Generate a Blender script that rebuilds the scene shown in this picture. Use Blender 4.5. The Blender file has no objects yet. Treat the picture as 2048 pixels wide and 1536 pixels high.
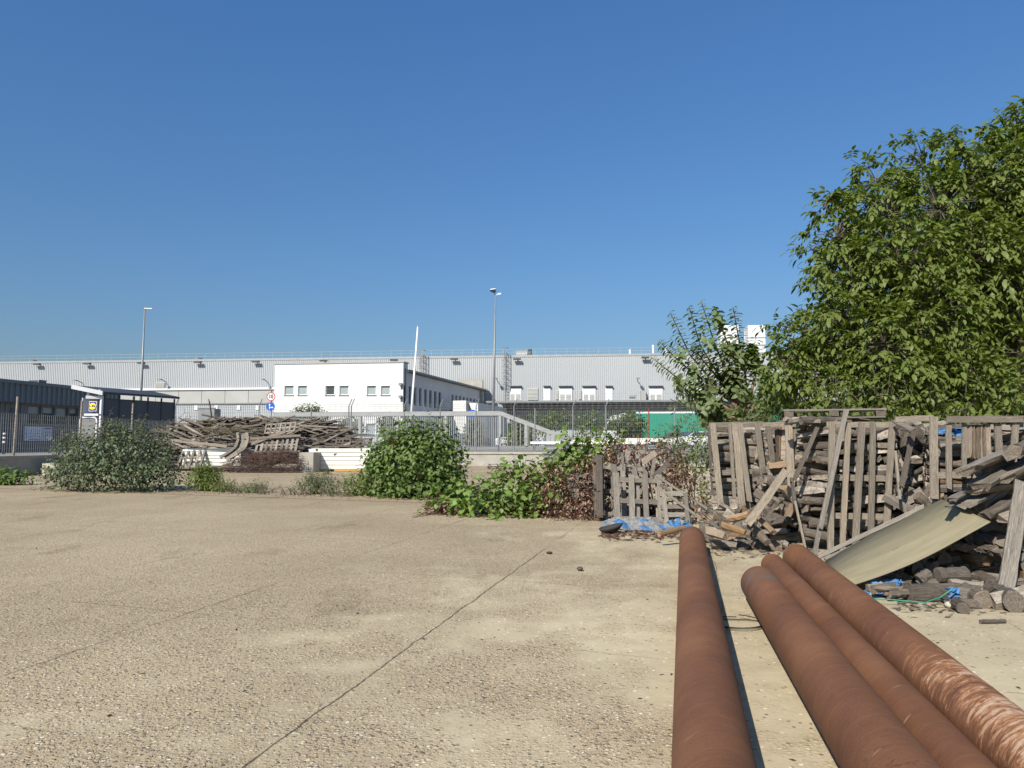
import bpy, math, random
import numpy as np
from mathutils import Vector, Matrix
R = math.radians
random.seed(7); rng = np.random.default_rng(7)
SC = bpy.context.scene
COL = SC.collection

# ------------------------------------------------------------------ camera
FPX, CX, CY, HOR, EYE = 1500.0, 1024.0, 768.0, 885.0, 1.6
PITCH = math.atan((HOR - CY) / FPX)
cam = bpy.data.cameras.new('camera'); cam.sensor_width = 36; cam.lens = 36 * FPX / 2048
cam.clip_start = 0.05; cam.clip_end = 5000
camo = bpy.data.objects.new('camera', cam); COL.objects.link(camo)
camo.location = (0, 0, EYE); camo.rotation_euler = (R(90) + PITCH, 0, 0)
SC.camera = camo

# ------------------------------------------------------------------ light
LD = Vector((0.50, 0.866, 0)).normalized() * math.cos(R(38)); LD.z = -math.sin(R(38))   # direction sunlight travels
w = bpy.data.worlds.new('World'); SC.world = w; w.use_nodes = True
nt = w.node_tree; bg = nt.nodes['Background']
sky = nt.nodes.new('ShaderNodeTexSky'); sky.sky_type = 'NISHITA'; sky.sun_disc = False
sky.sun_elevation = R(38); sky.sun_rotation = R(210); sky.altitude = 200
sky.air_density = 1.0; sky.dust_density = 1.6; sky.ozone_density = 3.0
# summer haze: the air near the horizon is duller than a clear model sky, the zenith a deeper blue
geo = nt.nodes.new('ShaderNodeTexCoord'); sepz = nt.nodes.new('ShaderNodeSeparateXYZ'); nt.links.new(geo.outputs['Generated'], sepz.inputs[0])
hz = nt.nodes.new('ShaderNodeValToRGB'); nt.links.new(sepz.outputs[2], hz.inputs[0])
hz.color_ramp.elements[0].position = 0.0; hz.color_ramp.elements[0].color = (.55, .565, .575, 1)
hz.color_ramp.elements[1].position = .52; hz.color_ramp.elements[1].color = (.52, .85, 1.12, 1)
e = hz.color_ramp.elements.new(.22); e.color = (.53, .72, .85, 1)
tint = nt.nodes.new('ShaderNodeMix'); tint.data_type = 'RGBA'; tint.blend_type = 'MULTIPLY'; tint.inputs[0].default_value = 1.0
nt.links.new(hz.outputs[0], tint.inputs[7]); nt.links.new(sky.outputs[0], tint.inputs[6]); nt.links.new(tint.outputs[2], bg.inputs[0]); bg.inputs[1].default_value = 0.10
sl = bpy.data.lights.new('sun', 'SUN'); sl.energy = 5.0; sl.angle = R(0.53); sl.color = (1.0, 0.93, 0.82)
so = bpy.data.objects.new('sun', sl); COL.objects.link(so)
so.location = (-30, -50, 60); so.rotation_euler = LD.to_track_quat('-Z', 'Y').to_euler()
SC.view_settings.view_transform = 'Standard'; SC.view_settings.look = 'None'
SC.view_settings.exposure = 0.45; SC.view_settings.gamma = 1.0
SC.cycles.max_bounces = 8; SC.cycles.transparent_max_bounces = 8

# ------------------------------------------------------------------ pixel helpers
FW = Vector((0, math.cos(PITCH), math.sin(PITCH))); UP = Vector((0, -math.sin(PITCH), math.cos(PITCH)))
CAMP = Vector((0, 0, EYE))
def ray(px, py): return FW + Vector((1, 0, 0)) * ((px - CX) / FPX) + UP * ((CY - py) / FPX)
def at(px, py, Y):
    d = ray(px, py); return CAMP + d * (Y / d.y)
def gnd(px, py, z=0.0):
    d = ray(px, py); return CAMP + d * ((z - EYE) / d.z)
def onplane(px, py, o, n):
    d = ray(px, py); return CAMP + d * ((o - CAMP).dot(n) / d.dot(n))
def U(a=0.0, b=1.0): return random.uniform(a, b)
V = Vector

# ------------------------------------------------------------------ tagging
def tag(o, label=None, cat=None, group=None, kind=None):
    if label: o['label'] = label
    if cat: o['category'] = cat
    if group: o['group'] = group
    if kind: o['kind'] = kind
    return o
def thing(name, label, cat, loc=(0, 0, 0), group=None, kind=None):
    o = bpy.data.objects.new(name, None); COL.objects.link(o); o.location = loc
    o.empty_display_size = 0.2
    return tag(o, label, cat, group, kind)
def setparent(o, p):
    if p is not None:
        o.parent = p
        l = V(p.location); q = p.parent
        # parents of parts are unrotated, so only the top-level Empty's location has to be undone
        o.matrix_parent_inverse = Matrix.Translation(-l) if p.type == 'EMPTY' else Matrix.Identity(4)
        if p.type != 'EMPTY':
            m = p.matrix_basis
            o.matrix_parent_inverse = m.inverted()
def link(name, me, mats=None, parent=None, M=None):
    o = bpy.data.objects.new(name, me); COL.objects.link(o); o.color = (0, 0, 0, 1)
    if mats is not None and len(me.materials) == 0:
        for m in (mats if isinstance(mats, (list, tuple)) else [mats]): me.materials.append(m)
    setparent(o, parent)
    if M is not None: o.matrix_basis = M
    return o

class MB:
    def __init__(s): s.v = []; s.f = []; s.m = []; s.mi = 0
    def face(s, idx): s.f.append(tuple(idx)); s.m.append(s.mi)
    def pts(s, P):
        n = len(s.v); s.v += [tuple(p) for p in P]; return n
    def poly(s, P): n = s.pts(P); s.face(range(n, n + len(P)))
    def hexa(s, P):      # 8 points: bottom 4 ccw, top 4 ccw
        n = s.pts(P)
        for q in ((3, 2, 1, 0), (4, 5, 6, 7), (0, 1, 5, 4), (1, 2, 6, 5), (2, 3, 7, 6), (3, 0, 4, 7)):
            s.face([n + i for i in q])
    def box(s, a, b):
        x0, y0, z0 = a; x1, y1, z1 = b
        s.hexa([(x0, y0, z0), (x1, y0, z0), (x1, y1, z0), (x0, y1, z0), (x0, y0, z1), (x1, y0, z1), (x1, y1, z1), (x0, y1, z1)])
    def obox(s, O, X, Y, Z):   # corner and three edge vectors
        O, X, Y, Z = V(O), V(X), V(Y), V(Z)
        s.hexa([O, O + X, O + X + Y, O + Y, O + Z, O + X + Z, O + X + Y + Z, O + Y + Z])
    def beam(s, p0, p1, wd, th, up=(0, 0, 1)):
        p0, p1 = V(p0), V(p1); d = p1 - p0; u = V(up); sx = d.cross(u)
        if sx.length < 1e-6: sx = d.cross(V((1, 0.1, 0)))
        sx = sx.normalized() * wd; uu = sx.cross(d).normalized() * th
        s.obox(p0 - sx / 2 - uu / 2, d, sx, uu)
    def tube(s, P, r, n=8, cap=True):
        P = [V(p) for p in P]; k = len(P)
        if not isinstance(r, (list, tuple)): r = [r] * k
        base = len(s.v); ref = None
        for i, p in enumerate(P):
            t = (P[min(i + 1, k - 1)] - P[max(i - 1, 0)]).normalized()
            if ref is None: ref = V((0, 0, 1)) if abs(t.z) < .9 else V((1, 0, 0))
            a = t.cross(ref).normalized(); b = t.cross(a)
            ref = b * -1 if False else ref
            for j in range(n):
                th = 2 * math.pi * j / n
                s.v.append(tuple(p + a * (math.cos(th) * r[i]) + b * (math.sin(th) * r[i])))
        for i in range(k - 1):
            for j in range(n):
                s.face((base + i * n + j, base + i * n + (j + 1) % n, base + (i + 1) * n + (j + 1) % n, base + (i + 1) * n + j))
        if cap and n > 2:
            s.face([base + j for j in range(n)][::-1]); s.face([base + (k - 1) * n + j for j in range(n)])
    def disc(s, c, nrm, r, n=28, th=0.0):
        c, nrm = V(c), V(nrm).normalized(); a = nrm.cross(V((0, 0, 1))).normalized(); b = a.cross(nrm) * -1
        ring = [c + a * (r * math.cos(2 * math.pi * j / n)) + b * (r * math.sin(2 * math.pi * j / n)) for j in range(n)]
        if th: s.tube([c - nrm * th, c], r, n)
        else: s.poly(ring)
    def build(s, name, mats, parent=None, smooth=False, bevel=0):
        me = bpy.data.meshes.new(name); me.from_pydata(s.v, [], s.f)
        mats = mats if isinstance(mats, (list, tuple)) else [mats]
        for m in mats: me.materials.append(m)
        if len(mats) > 1: me.polygons.foreach_set('material_index', s.m)
        if smooth: me.polygons.foreach_set('use_smooth', [True] * len(me.polygons))
        me.update()
        o = link(name, me, None, parent)
        if bevel:
            b = o.modifiers.new('bevel', 'BEVEL'); b.width = bevel; b.segments = 2; b.limit_method = 'ANGLE'
        return o

# ------------------------------------------------------------------ node helper
class NT:
    def __init__(s, name):
        s.mat = bpy.data.materials.new(name); s.mat.use_nodes = True
        s.t = s.mat.node_tree; s.b = s.t.nodes['Principled BSDF']; s.out = s.t.nodes['Material Output']
        s.tc = s.t.nodes.new('ShaderNodeTexCoord')
        s.b.inputs['Roughness'].default_value = 0.8; s.b.inputs['Specular IOR Level'].default_value = 0.25
    def L(s, a, b): s.t.links.new(a, b)
    def _in(s, sock, v):
        if v is None: return
        if hasattr(v, 'is_linked') or isinstance(v, bpy.types.NodeSocket): s.L(v, sock)
        else:
            if sock.type == 'RGBA' and len(v) == 3: v = (*v, 1)
            sock.default_value = v
    def obj(s): return s.tc.outputs['Object']
    def mapv(s, vec, sc=(1, 1, 1), rot=(0, 0, 0), loc=(0, 0, 0)):
        n = s.t.nodes.new('ShaderNodeMapping'); s.L(vec, n.inputs['Vector'])
        n.inputs['Scale'].default_value = sc; n.inputs['Rotation'].default_value = rot
        s._in(n.inputs['Location'], loc); return n.outputs[0]
    def noise(s, vec, scale, detail=4, rough=.55, dist=0):
        n = s.t.nodes.new('ShaderNodeTexNoise'); s.L(vec, n.inputs['Vector'])
        n.inputs['Scale'].default_value = scale; n.inputs['Detail'].default_value = detail
        n.inputs['Roughness'].default_value = rough; n.inputs['Distortion'].default_value = dist
        return n.outputs['Fac']
    def vor(s, vec, scale, feat='F1', rnd=1.0):
        n = s.t.nodes.new('ShaderNodeTexVoronoi'); n.feature = feat; s.L(vec, n.inputs['Vector'])
        n.inputs['Scale'].default_value = scale; n.inputs['Randomness'].default_value = rnd
        return n
    def ramp(s, fac, stops, interp='LINEAR'):
        n = s.t.nodes.new('ShaderNodeValToRGB'); s._in(n.inputs[0], fac); cr = n.color_ramp; cr.interpolation = interp
        while len(cr.elements) < len(stops): cr.elements.new(0.5)
        for e, (p, c) in zip(cr.elements, stops):
            e.position = p; e.color = (c, c, c, 1) if isinstance(c, (int, float)) else (*c, 1)
        return n.outputs[0]
    def mix(s, fac, a, b, mode='MIX'):
        n = s.t.nodes.new('ShaderNodeMix'); n.data_type = 'RGBA'; n.blend_type = mode
        s._in(n.inputs[0], fac); s._in(n.inputs[6], a); s._in(n.inputs[7], b); return n.outputs[2]
    def math(s, op, a, b=None, c=None):
        n = s.t.nodes.new('ShaderNodeMath'); n.operation = op
        s._in(n.inputs[0], a); s._in(n.inputs[1], b); s._in(n.inputs[2], c); return n.outputs[0]
    def sep(s, vec):
        n = s.t.nodes.new('ShaderNodeSeparateXYZ'); s.L(vec, n.inputs[0]); return n.outputs
    def dot(s, vec, k):
        n = s.t.nodes.new('ShaderNodeVectorMath'); n.operation = 'DOT_PRODUCT'; s.L(vec, n.inputs[0]); n.inputs[1].default_value = k
        return n.outputs['Value']
    def rand(s):
        n = s.t.nodes.new('ShaderNodeObjectInfo'); return n.outputs
    def island(s):
        n = s.t.nodes.new('ShaderNodeNewGeometry'); return n.outputs
    def bump(s, h, strength=.5, dist=.02, nrm=None):
        n = s.t.nodes.new('ShaderNodeBump'); s.L(h, n.inputs['Height'])
        n.inputs['Strength'].default_value = strength; n.inputs['Distance'].default_value = dist
        if nrm: s.L(nrm, n.inputs['Normal'])
        s.L(n.outputs[0], s.b.inputs['Normal']); return n.outputs[0]
    def color(s, c): s._in(s.b.inputs['Base Color'], c); return s
    def rough(s, v): s._in(s.b.inputs['Roughness'], v); return s
    def metal(s, v): s.b.inputs['Metallic'].default_value = v; return s
    def spec(s, v): s.b.inputs['Specular IOR Level'].default_value = v; return s

def plain(name, c, rough=.7, metal=0, spec=.3, var=.12, scale=3.0, bump=0):
    """painted / moulded surface with a little wear and dirt"""
    m = NT(name); o = m.obj(); n = m.noise(o, scale, 5, .6)
    lo = tuple(x * (1 - var) for x in c); hi = tuple(min(1, x * (1 + var * .6)) for x in c)
    m.color(m.ramp(n, [(.3, lo), (.7, hi)])).rough(rough).metal(metal).spec(spec)
    if bump: m.bump(m.noise(o, scale * 12, 3), .3, bump)
    return m.mat

# ------------------------------------------------------------------ materials
def mat_ground():
    m = NT('concrete_yard'); o = m.obj()
    flat = m.mapv(o, (1, 1, 0))
    big = m.noise(flat, .33, 5, .6); mid = m.noise(flat, 1.3, 5, .65); fine = m.noise(flat, 16, 4, .7); tiny = m.noise(flat, 120, 2, .6)
    sx = m.sep(o)
    # gravel shows more towards the left of the yard
    bias = m.math('MULTIPLY_ADD', sx[0], -0.035, 0.0)
    bias = m.math('MINIMUM', m.math('MAXIMUM', bias, -.13), .14)
    gm = m.math('ADD', m.math('ADD', m.math('MULTIPLY', big, .55), m.math('MULTIPLY', mid, .45)), bias)
    fary = m.math('MULTIPLY', m.math('MINIMUM', m.math('MAXIMUM', m.math('SUBTRACT', sx[1], 7), 0), 5), .016)
    gm = m.math('ADD', gm, fary)
    gmask = m.ramp(gm, [(.43, 0), (.56, 1)])
    dv = m.noise(flat, 40, 2)
    v1 = m.vor(flat, 34); v2 = m.vor(flat, 70)
    peb1 = m.ramp(v1.outputs['Distance'], [(.30, 1), (.48, 0)]); peb2 = m.ramp(v2.outputs['Distance'], [(.30, 1), (.5, 0)])
    c1 = m.sep(v1.outputs['Color']); c2 = m.sep(v2.outputs['Color'])
    pc = [(0, (.15, .115, .08)), (.3, (.36, .29, .20)), (.7, (.50, .415, .29)), (.93, (.64, .56, .415)), (1, (.76, .70, .55))]
    pc1 = m.ramp(c1[0], pc); pc2 = m.ramp(c2[0], pc)
    matrix = m.ramp(fine, [(.25, (.33, .262, .175)), (.75, (.46, .375, .26))])
    sel1 = m.math('MULTIPLY', peb1, m.math('GREATER_THAN', c1[1], .35))
    sel2 = m.math('MULTIPLY', peb2, m.math('GREATER_THAN', c2[1], .35))
    col = m.mix(sel2, matrix, pc2); col = m.mix(sel1, col, pc1)
    pit = m.math('GREATER_THAN', m.noise(flat, 48, 3, .7), .60)
    col = m.mix(m.math('MULTIPLY', pit, .6), col, (.13, .10, .07))
    smooth = m.ramp(m.noise(flat, 3.2, 6, .7), [(.25, (.38, .318, .215)), (.5, (.45, .388, .272)), (.8, (.51, .445, .32))])
    smooth = m.mix(m.math('MULTIPLY', m.ramp(tiny, [(.4, 0), (.75, 1)]), .25), smooth, (.33, .27, .19))
    sp = m.math('MULTIPLY', m.math('MULTIPLY', peb1, m.math('GREATER_THAN', c1[2], .86)), 1.0)
    smooth = m.mix(sp, smooth, pc1)
    col = m.mix(gmask, smooth, col)
    # old stains and dust drifts
    st = m.ramp(m.noise(flat, .22, 6, .62), [(.42, (.82, .81, .80)), (.6, (1, 1, 1))])
    col = m.mix(.9, col, st, 'MULTIPLY')
    st2 = m.ramp(m.noise(m.mapv(flat, (1, .35, 1), (0, 0, R(20))), .9, 5, .7), [(.57, (1, 1, 1)), (.70, (.66, .64, .62))])
    col = m.mix(.8, col, st2, 'MULTIPLY')
    # slab joints
    wob = m.math('MULTIPLY_ADD', m.noise(flat, 2.5, 6, .7), .09, -.045)
    def joints(k, off, sp, wd, vis):
        u = m.math('ADD', m.dot(o, k), wob)
        fr = m.math('FRACT', m.math('MULTIPLY_ADD', u, 1 / sp, -off / sp + .5))
        d = m.math('MULTIPLY', m.math('ABSOLUTE', m.math('SUBTRACT', fr, .5)), sp)
        ln = m.math('LESS_THAN', d, wd)
        soft = m.math('MULTIPLY', m.math('LESS_THAN', d, wd * 4), .15)
        return m.math('MULTIPLY', m.math('MAXIMUM', ln, soft), m.ramp(m.noise(flat, .45, 3), vis)), d
    j1, d1 = joints((.972, -.233, 0), -2.19, 2.45, .005, [(.44, .04), (.56, .75)])
    j2, d2 = joints((.34, .94, 0), 5.75, 2.58, .005, [(.46, .03), (.60, .8)])
    # the open joint the weeds grow from
    ua = m.math('ABSOLUTE', m.math('SUBTRACT', m.math('ADD', m.dot(o, (.972, -.233, 0)), wob), -2.19))
    ja = m.math('MULTIPLY', m.math('MULTIPLY', m.math('LESS_THAN', ua, m.math('MULTIPLY_ADD', m.noise(flat, 6, 3), .012, .001)), m.math('LESS_THAN', sx[1], 11.5)), .95)
    j1 = m.math('MAXIMUM', j1, ja)
    u = m.math('ADD', m.dot(o, (.374, .927, 0)), m.math('MULTIPLY', wob, .6))
    far = m.math('LESS_THAN', m.math('ABSOLUTE', m.math('SUBTRACT', u, 17.75)), .045)
    j = m.math('MAXIMUM', m.math('MAXIMUM', j1, j2), far)
    col = m.mix(m.math('MULTIPLY', j, .85), col, (.045, .035, .025))
    col = m.mix(1.0, col, (1.03, 1.01, .955), 'MULTIPLY')
    m.color(col).rough(.9).spec(.2)
    h = m.math('ADD', m.math('MULTIPLY', sel1, .6), m.math('MULTIPLY', sel2, .35))
    h = m.math('MULTIPLY', h, gmask)
    h = m.math('ADD', h, m.math('MULTIPLY', fine, .5))
    h = m.math('SUBTRACT', h, m.math('MULTIPLY', pit, m.math('MULTIPLY', gmask, .7)))
    h = m.math('SUBTRACT', h, j)
    m.bump(h, 1.0, .012)
    return m.mat

def mat_concrete(name, a, b, scale=2.0, bump=.004):
    m = NT(name); o = m.obj()
    n = m.noise(o, scale, 6, .65); f = m.noise(o, scale * 14, 4, .7)
    c = m.ramp(n, [(.3, a), (.7, b)])
    c = m.mix(m.math('MULTIPLY', m.ramp(f, [(.5, 0), (.75, 1)]), .35), c, tuple(x * .6 for x in a))
    m.color(c).rough(.88).spec(.2); m.bump(f, .5, bump); return m.mat

def mat_wood(name, dark, mid, light, fresh=(.42, .24, .10), scale=1.0):
    m = NT(name); o = m.obj(); ri = m.rand(); rnd = m.math('FRACT', m.math('ADD', ri['Random'], m.island()['Random Per Island']))
    off = m.t.nodes.new('ShaderNodeCombineXYZ')
    m.L(m.math('MULTIPLY', rnd, 37.0), off.inputs[0]); m.L(m.math('MULTIPLY', rnd, 91.0), off.inputs[1]); m.L(m.math('MULTIPLY', rnd, 53.0), off.inputs[2])
    p = m.mapv(o, (1, 1, 1), loc=off.outputs[0])
    g = m.noise(m.mapv(p, (1.6 * scale, 7 * scale, 5 * scale)), 2.0, 6, .7, .6)
    g2 = m.noise(m.mapv(p, (2.2 * scale, 26 * scale, 14 * scale)), 2.0, 5, .7, .3)
    bl = m.noise(m.mapv(p, (1.0, .5, .5)), 2.0, 4, .6)
    c = m.ramp(g, [(.28, dark), (.5, mid), (.72, light)])
    c = m.mix(m.math('MULTIPLY', m.ramp(g2, [(.50, 0), (.62, 1)]), .75), c, tuple(x * .38 for x in dark))
    c = m.mix(m.math('MULTIPLY', m.ramp(bl, [(.45, 0), (.7, 1)]), .45), c, tuple(x * .62 for x in mid))
    br = m.ramp(rnd, [(0, (.60, .585, .57)), (.5, (.92, .91, .9)), (1, (1.2, 1.16, 1.1))])
    c = m.mix(1.0, c, br, 'MULTIPLY')
    fr = m.sep(ri['Color'])
    fcol = m.mix(m.ramp(g, [(.3, 0), (.7, 1)]), tuple(x * .55 for x in fresh), fresh)
    c = m.mix(m.math('MULTIPLY', fr[0], .8), c, fcol)
    m.color(c).rough(.85).spec(.18)
    m.bump(m.math('ADD', g, g2), .7, .01); return m.mat

def mat_leaf(name, cols, back=None, trans=.35, rough=.5, spec=.35):
    m = NT(name); g = m.island(); r = g['Random Per Island']
    k = len(cols); c = m.ramp(r, [(i / (k - 1), cc) for i, cc in enumerate(cols)])
    if back: c = m.mix(g['Backfacing'], c, back)
    m.color(c).rough(rough).spec(spec)
    if trans:
        tr = m.t.nodes.new('ShaderNodeBsdfTranslucent'); mx = m.t.nodes.new('ShaderNodeMixShader')
        tc = m.mix(1.0, c, (1.2, 1.35, .55), 'MULTIPLY'); m.L(tc, tr.inputs[0])
        mx.inputs[0].default_value = trans
        m.L(m.b.outputs[0], mx.inputs[1]); m.L(tr.outputs[0], mx.inputs[2]); m.L(mx.outputs[0], m.out.inputs[0])
    return m.mat

def mat_rust(name, flake=None, fleck=None, grey=None):
    """pipe axis is local X, metres. flake / fleck / grey = (x0, x1) ranges along the pipe"""
    m = NT(name); o = m.obj(); s = m.sep(o); ri = m.rand()
    sh = m.t.nodes.new('ShaderNodeCombineXYZ')
    xs = m.math('ADD', s[0], m.math('MULTIPLY', s[1], .35)); m.L(xs, sh.inputs[0]); m.L(s[1], sh.inputs[1]); m.L(s[2], sh.inputs[2])
    p = sh.outputs[0]
    ring = m.noise(m.mapv(p, (7, 1.5, 1.5)), 1.3, 8, .78, .9); big = m.noise(p, 1.7, 5, .6); fine = m.noise(m.mapv(p, (3, 1, 1)), 45, 4, .75); grain = m.noise(p, 160, 3, .7)
    c = m.ramp(big, [(.25, (.090, .036, .019)), (.5, (.14, .059, .029)), (.75, (.20, .093, .042))])
    c = m.mix(m.math('MULTIPLY', m.ramp(ring, [(.36, 1), (.56, 0)]), .3), c, (.105, .05, .034))
    c = m.mix(m.math('MULTIPLY', m.ramp(ring, [(.58, 0), (.75, 1)]), .3), c, (.23, .12, .062))
    c = m.mix(m.math('MULTIPLY', m.ramp(fine, [(.5, 0), (.75, 1)]), .40), c, (.095, .04, .028))
    c = m.mix(m.math('MULTIPLY', m.ramp(grain, [(.45, 0), (.8, 1)]), .35), c, (.26, .13, .065))
    arcs = m.noise(m.mapv(p, (70, 2.5, 2.5)), 1.0, 4, .6, .3)
    c = m.mix(m.math('MULTIPLY', m.ramp(arcs, [(.52, 0), (.68, 1)]), .18), c, (.27, .145, .075))
    c = m.mix(m.math('MULTIPLY', m.ramp(arcs, [(.32, 1), (.46, 0)]), .16), c, (.085, .038, .024))
    c = m.mix(m.math('MULTIPLY', m.ramp(m.noise(p, .9, 4, .6), [(.5, 0), (.68, 1)]), .5), c, (.215, .09, .028))
    spec_h = m.noise(p, 7, 2)

    scr = m.math('MULTIPLY', m.ramp(m.noise(m.mapv(p, (22, 2.2, 2.2)), 1.0, 3, .5), [(.71, 0), (.735, 1)]), .6)
    c = m.mix(m.math('MULTIPLY', scr, m.ramp(spec_h, [(.5, 0), (.6, 1)])), c, (.42, .26, .17))
    def rng_(x0, x1, e=.35):
        a = m.t.nodes.new('ShaderNodeMapRange'); a.interpolation_type = 'SMOOTHSTEP'; m.L(s[0], a.inputs[0]); a.inputs[1].default_value = x0 - e; a.inputs[2].default_value = x0 + e
        b = m.t.nodes.new('ShaderNodeMapRange'); b.interpolation_type = 'SMOOTHSTEP'; m.L(s[0], b.inputs[0]); b.inputs[1].default_value = x1 - e; b.inputs[2].default_value = x1 + e; b.inputs[3].default_value = 1; b.inputs[4].default_value = 0
        return m.math('MULTIPLY', a.outputs[0], b.outputs[0])
    if flake:
        # mill scale and lime flaking off along the top
        zt = m.t.nodes.new('ShaderNodeMapRange'); m.L(s[2], zt.inputs[0]); zt.inputs[1].default_value = -.02; zt.inputs[2].default_value = .12
        reg = m.math('MULTIPLY', rng_(*flake), zt.outputs[0])
        st = m.noise(m.mapv(p, (26, 7, 7), (0, 0, R(14))), 1.1, 8, .75, .9)
        thr = m.math('ADD', st, m.math('MULTIPLY', m.math('MULTIPLY', reg, m.ramp(m.noise(p, 3.2, 4, .6), [(.35, .45), (.6, 1)])), .20))
        fk = m.ramp(thr, [(.675, 0), (.74, 1)])
        hl = m.ramp(thr, [(.57, 0), (.68, 1)])
        c = m.mix(m.math('MULTIPLY', hl, .75), c, (.40, .19, .085))
        c = m.mix(m.math('MULTIPLY', fk, .65), c, m.ramp(fine, [(.35, (.36, .25, .165)), (.65, (.60, .50, .385))]))
        dk = m.math('MULTIPLY', m.ramp(m.noise(m.mapv(p, (22, 7, 7), (0, 0, R(14)), (3, 1, 2)), 1.2, 7, .75, .6), [(.55, 0), (.61, 1)]), m.math('MULTIPLY', rng_(flake[0], flake[1] + .1), zt.outputs[0]))
        c = m.mix(m.math('MULTIPLY', dk, .7), c, (.10, .045, .03))
    if fleck:
        fl = m.noise(m.mapv(p, (24, 16, 16)), 1.2, 3, .6)
        fm = m.math('MULTIPLY', m.ramp(fl, [(.60, 0), (.625, 1)]), rng_(*fleck))
        c = m.mix(m.math('MULTIPLY', fm, .85), c, (.085, .035, .024))
    if grey:
        gm = m.math('MULTIPLY', rng_(grey[0], grey[1], .18), m.ramp(m.noise(p, 4, 3), [(.4, 0), (.55, 1)]))
        c = m.mix(m.math('MULTIPLY', gm, .75), c, (.12, .10, .085))
    m.color(c).rough(m.ramp(fine, [(.3, .62), (.7, .85)])).spec(.25)
    m.bump(m.math('ADD', m.math('MULTIPLY', fine, .6), m.math('MULTIPLY', grain, .3)), .35, .004)
    return m.mat

def mat_glass(name, c=(.05, .06, .07)):
    m = NT(name); m.color(c).rough(.06).spec(.8); return m.mat

M = {}
M['ground'] = mat_ground()
M['wood'] = mat_wood('weathered_wood', (.10, .086, .069), (.27, .232, .187), (.46, .41, .335))
M['greywood'] = mat_wood('grey_wood', (.105, .094, .082), (.265, .237, .203), (.45, .41, .36))
M['darkwood'] = mat_wood('dark_wood', (.06, .05, .042), (.13, .11, .092), (.25, .215, .18))
M['split'] = mat_wood('split_wood', (.125, .108, .09), (.285, .25, .21), (.48, .435, .375), scale=.7)
M['endgrain'] = mat_wood('end_grain', (.08, .068, .057), (.20, .17, .138), (.34, .29, .235), scale=.5)
M['bark'] = mat_wood('bark', (.06, .05, .04), (.14, .118, .097), (.28, .24, .20), scale=.8)
def mat_ply():
    m = NT('plywood'); o = m.obj(); g = m.noise(m.mapv(o, (.8, 7, 1)), 1.6, 5, .6, .4); f = m.noise(m.mapv(o, (2, 60, 1)), 1.5, 3, .6)
    c = m.ramp(g, [(.3, (.165, .145, .092)), (.5, (.20, .175, .112)), (.7, (.235, .203, .130))]); c = m.mix(m.math('MULTIPLY', m.ramp(f, [(.5, 0), (.7, 1)]), .25), c, (.19, .16, .10))
    c = m.mix(m.math('MULTIPLY', m.ramp(m.noise(o, 5, 5, .7), [(.58, 0), (.70, 1)]), .5), c, (.12, .10, .065))
    m.color(c).rough(.75).spec(.2); m.bump(g, .3, .004); return m.mat
M['ply'] = mat_ply()
M['walltop'] = mat_concrete('retaining_concrete', (.26, .245, .215), (.40, .38, .335), 1.2)
M['paving'] = mat_concrete('platform_paving', (.20, .19, .17), (.27, .255, .23), .4)
M['culvert'] = mat_concrete('culvert_concrete', (.30, .28, .24), (.38, .355, .31), 2.5)
M['pipeconcrete'] = mat_concrete('ring_concrete', (.42, .39, .30), (.52, .48, .38), 2.5)
M['render'] = mat_concrete('white_render', (.52, .515, .495), (.64, .635, .62), .45, .002)
M['bevelwhite'] = plain('white_paint', (.62, .63, .63), .5)
M['clad'] = plain('grey_cladding', (.345, .36, .37), .45, .0, .4, .05, .08)
M['cladband'] = plain('translucent_band', (.33, .33, .31), .6, 0, .3, .14, .25)
M['whitedoor'] = plain('white_door', (.60, .61, .62), .5, 0, .3, .04)
M['louvre'] = plain('louvre', (.42, .42, .39), .5, 0, .3, .08)
M['galv'] = plain('galvanised', (.22, .225, .225), .5, .3, .4, .15, 2)
M['galvlight'] = plain('galvanised_light', (.30, .305, .30), .5, .2, .4, .12, 2)
M['wire'] = plain('fence_wire', (.24, .25, .25), .6, .2, .3, .1)
M['darkmetal'] = plain('dark_metal', (.06, .065, .07), .5, .2, .4)
M['anthracite'] = plain('anthracite_panel', (.095, .10, .11), .5, 0, .3, .08, .5)
M['bluegrey'] = plain('blue_grey_cladding', (.145, .165, .175), .5, 0, .3, .08, .6)
M['greypanel'] = plain('grey_panel', (.17, .17, .165), .6, 0, .3, .1, .6)
M['glass'] = mat_glass('window_glass', (.035, .045, .05))
M['blind'] = plain('blind_glass', (.27, .32, .32), .25, 0, .5, .1, 2)
M['black'] = plain('black_plastic', (.018, .018, .02), .5)
M['white'] = plain('white_plastic', (.66, .66, .66), .5, 0, .3, .04)
M['sheetwhite'] = plain('white_sheet', (.68, .67, .61), .45, 0, .35, .05, 1)
M['sheetgrey'] = plain('grey_sheet', (.22, .22, .22), .4, .2, .4, .2, 3)
M['red'] = plain('red_paint', (.55, .02, .02), .5)
M['signblue'] = plain('sign_blue', (.01, .10, .42), .4, 0, .4, .04)
M['logoblue'] = plain('panel_blue', (.015, .04, .22), .4, 0, .4, .04)
M['yellow'] = plain('sign_yellow', (.86, .72, .02), .4, 0, .4, .04)
M['orange'] = plain('orange_timber', (.42, .24, .07), .7)
M['green'] = plain('green_tarpaulin', (.012, .21, .135), .5, 0, .4, .1, .6)
M['paperwhite'] = plain('printed_paper', (.62, .64, .70), .6, 0, .3, .06)
M['inkblue'] = plain('printed_ink', (.05, .07, .20), .6)
M['tarpblue'] = plain('blue_tarpaulin', (.07, .19, .38), .6, 0, .3, .4, 5)
M['tarpgrey'] = plain('grey_sheeting', (.25, .25, .24), .5, 0, .3, .25, 6)
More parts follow.
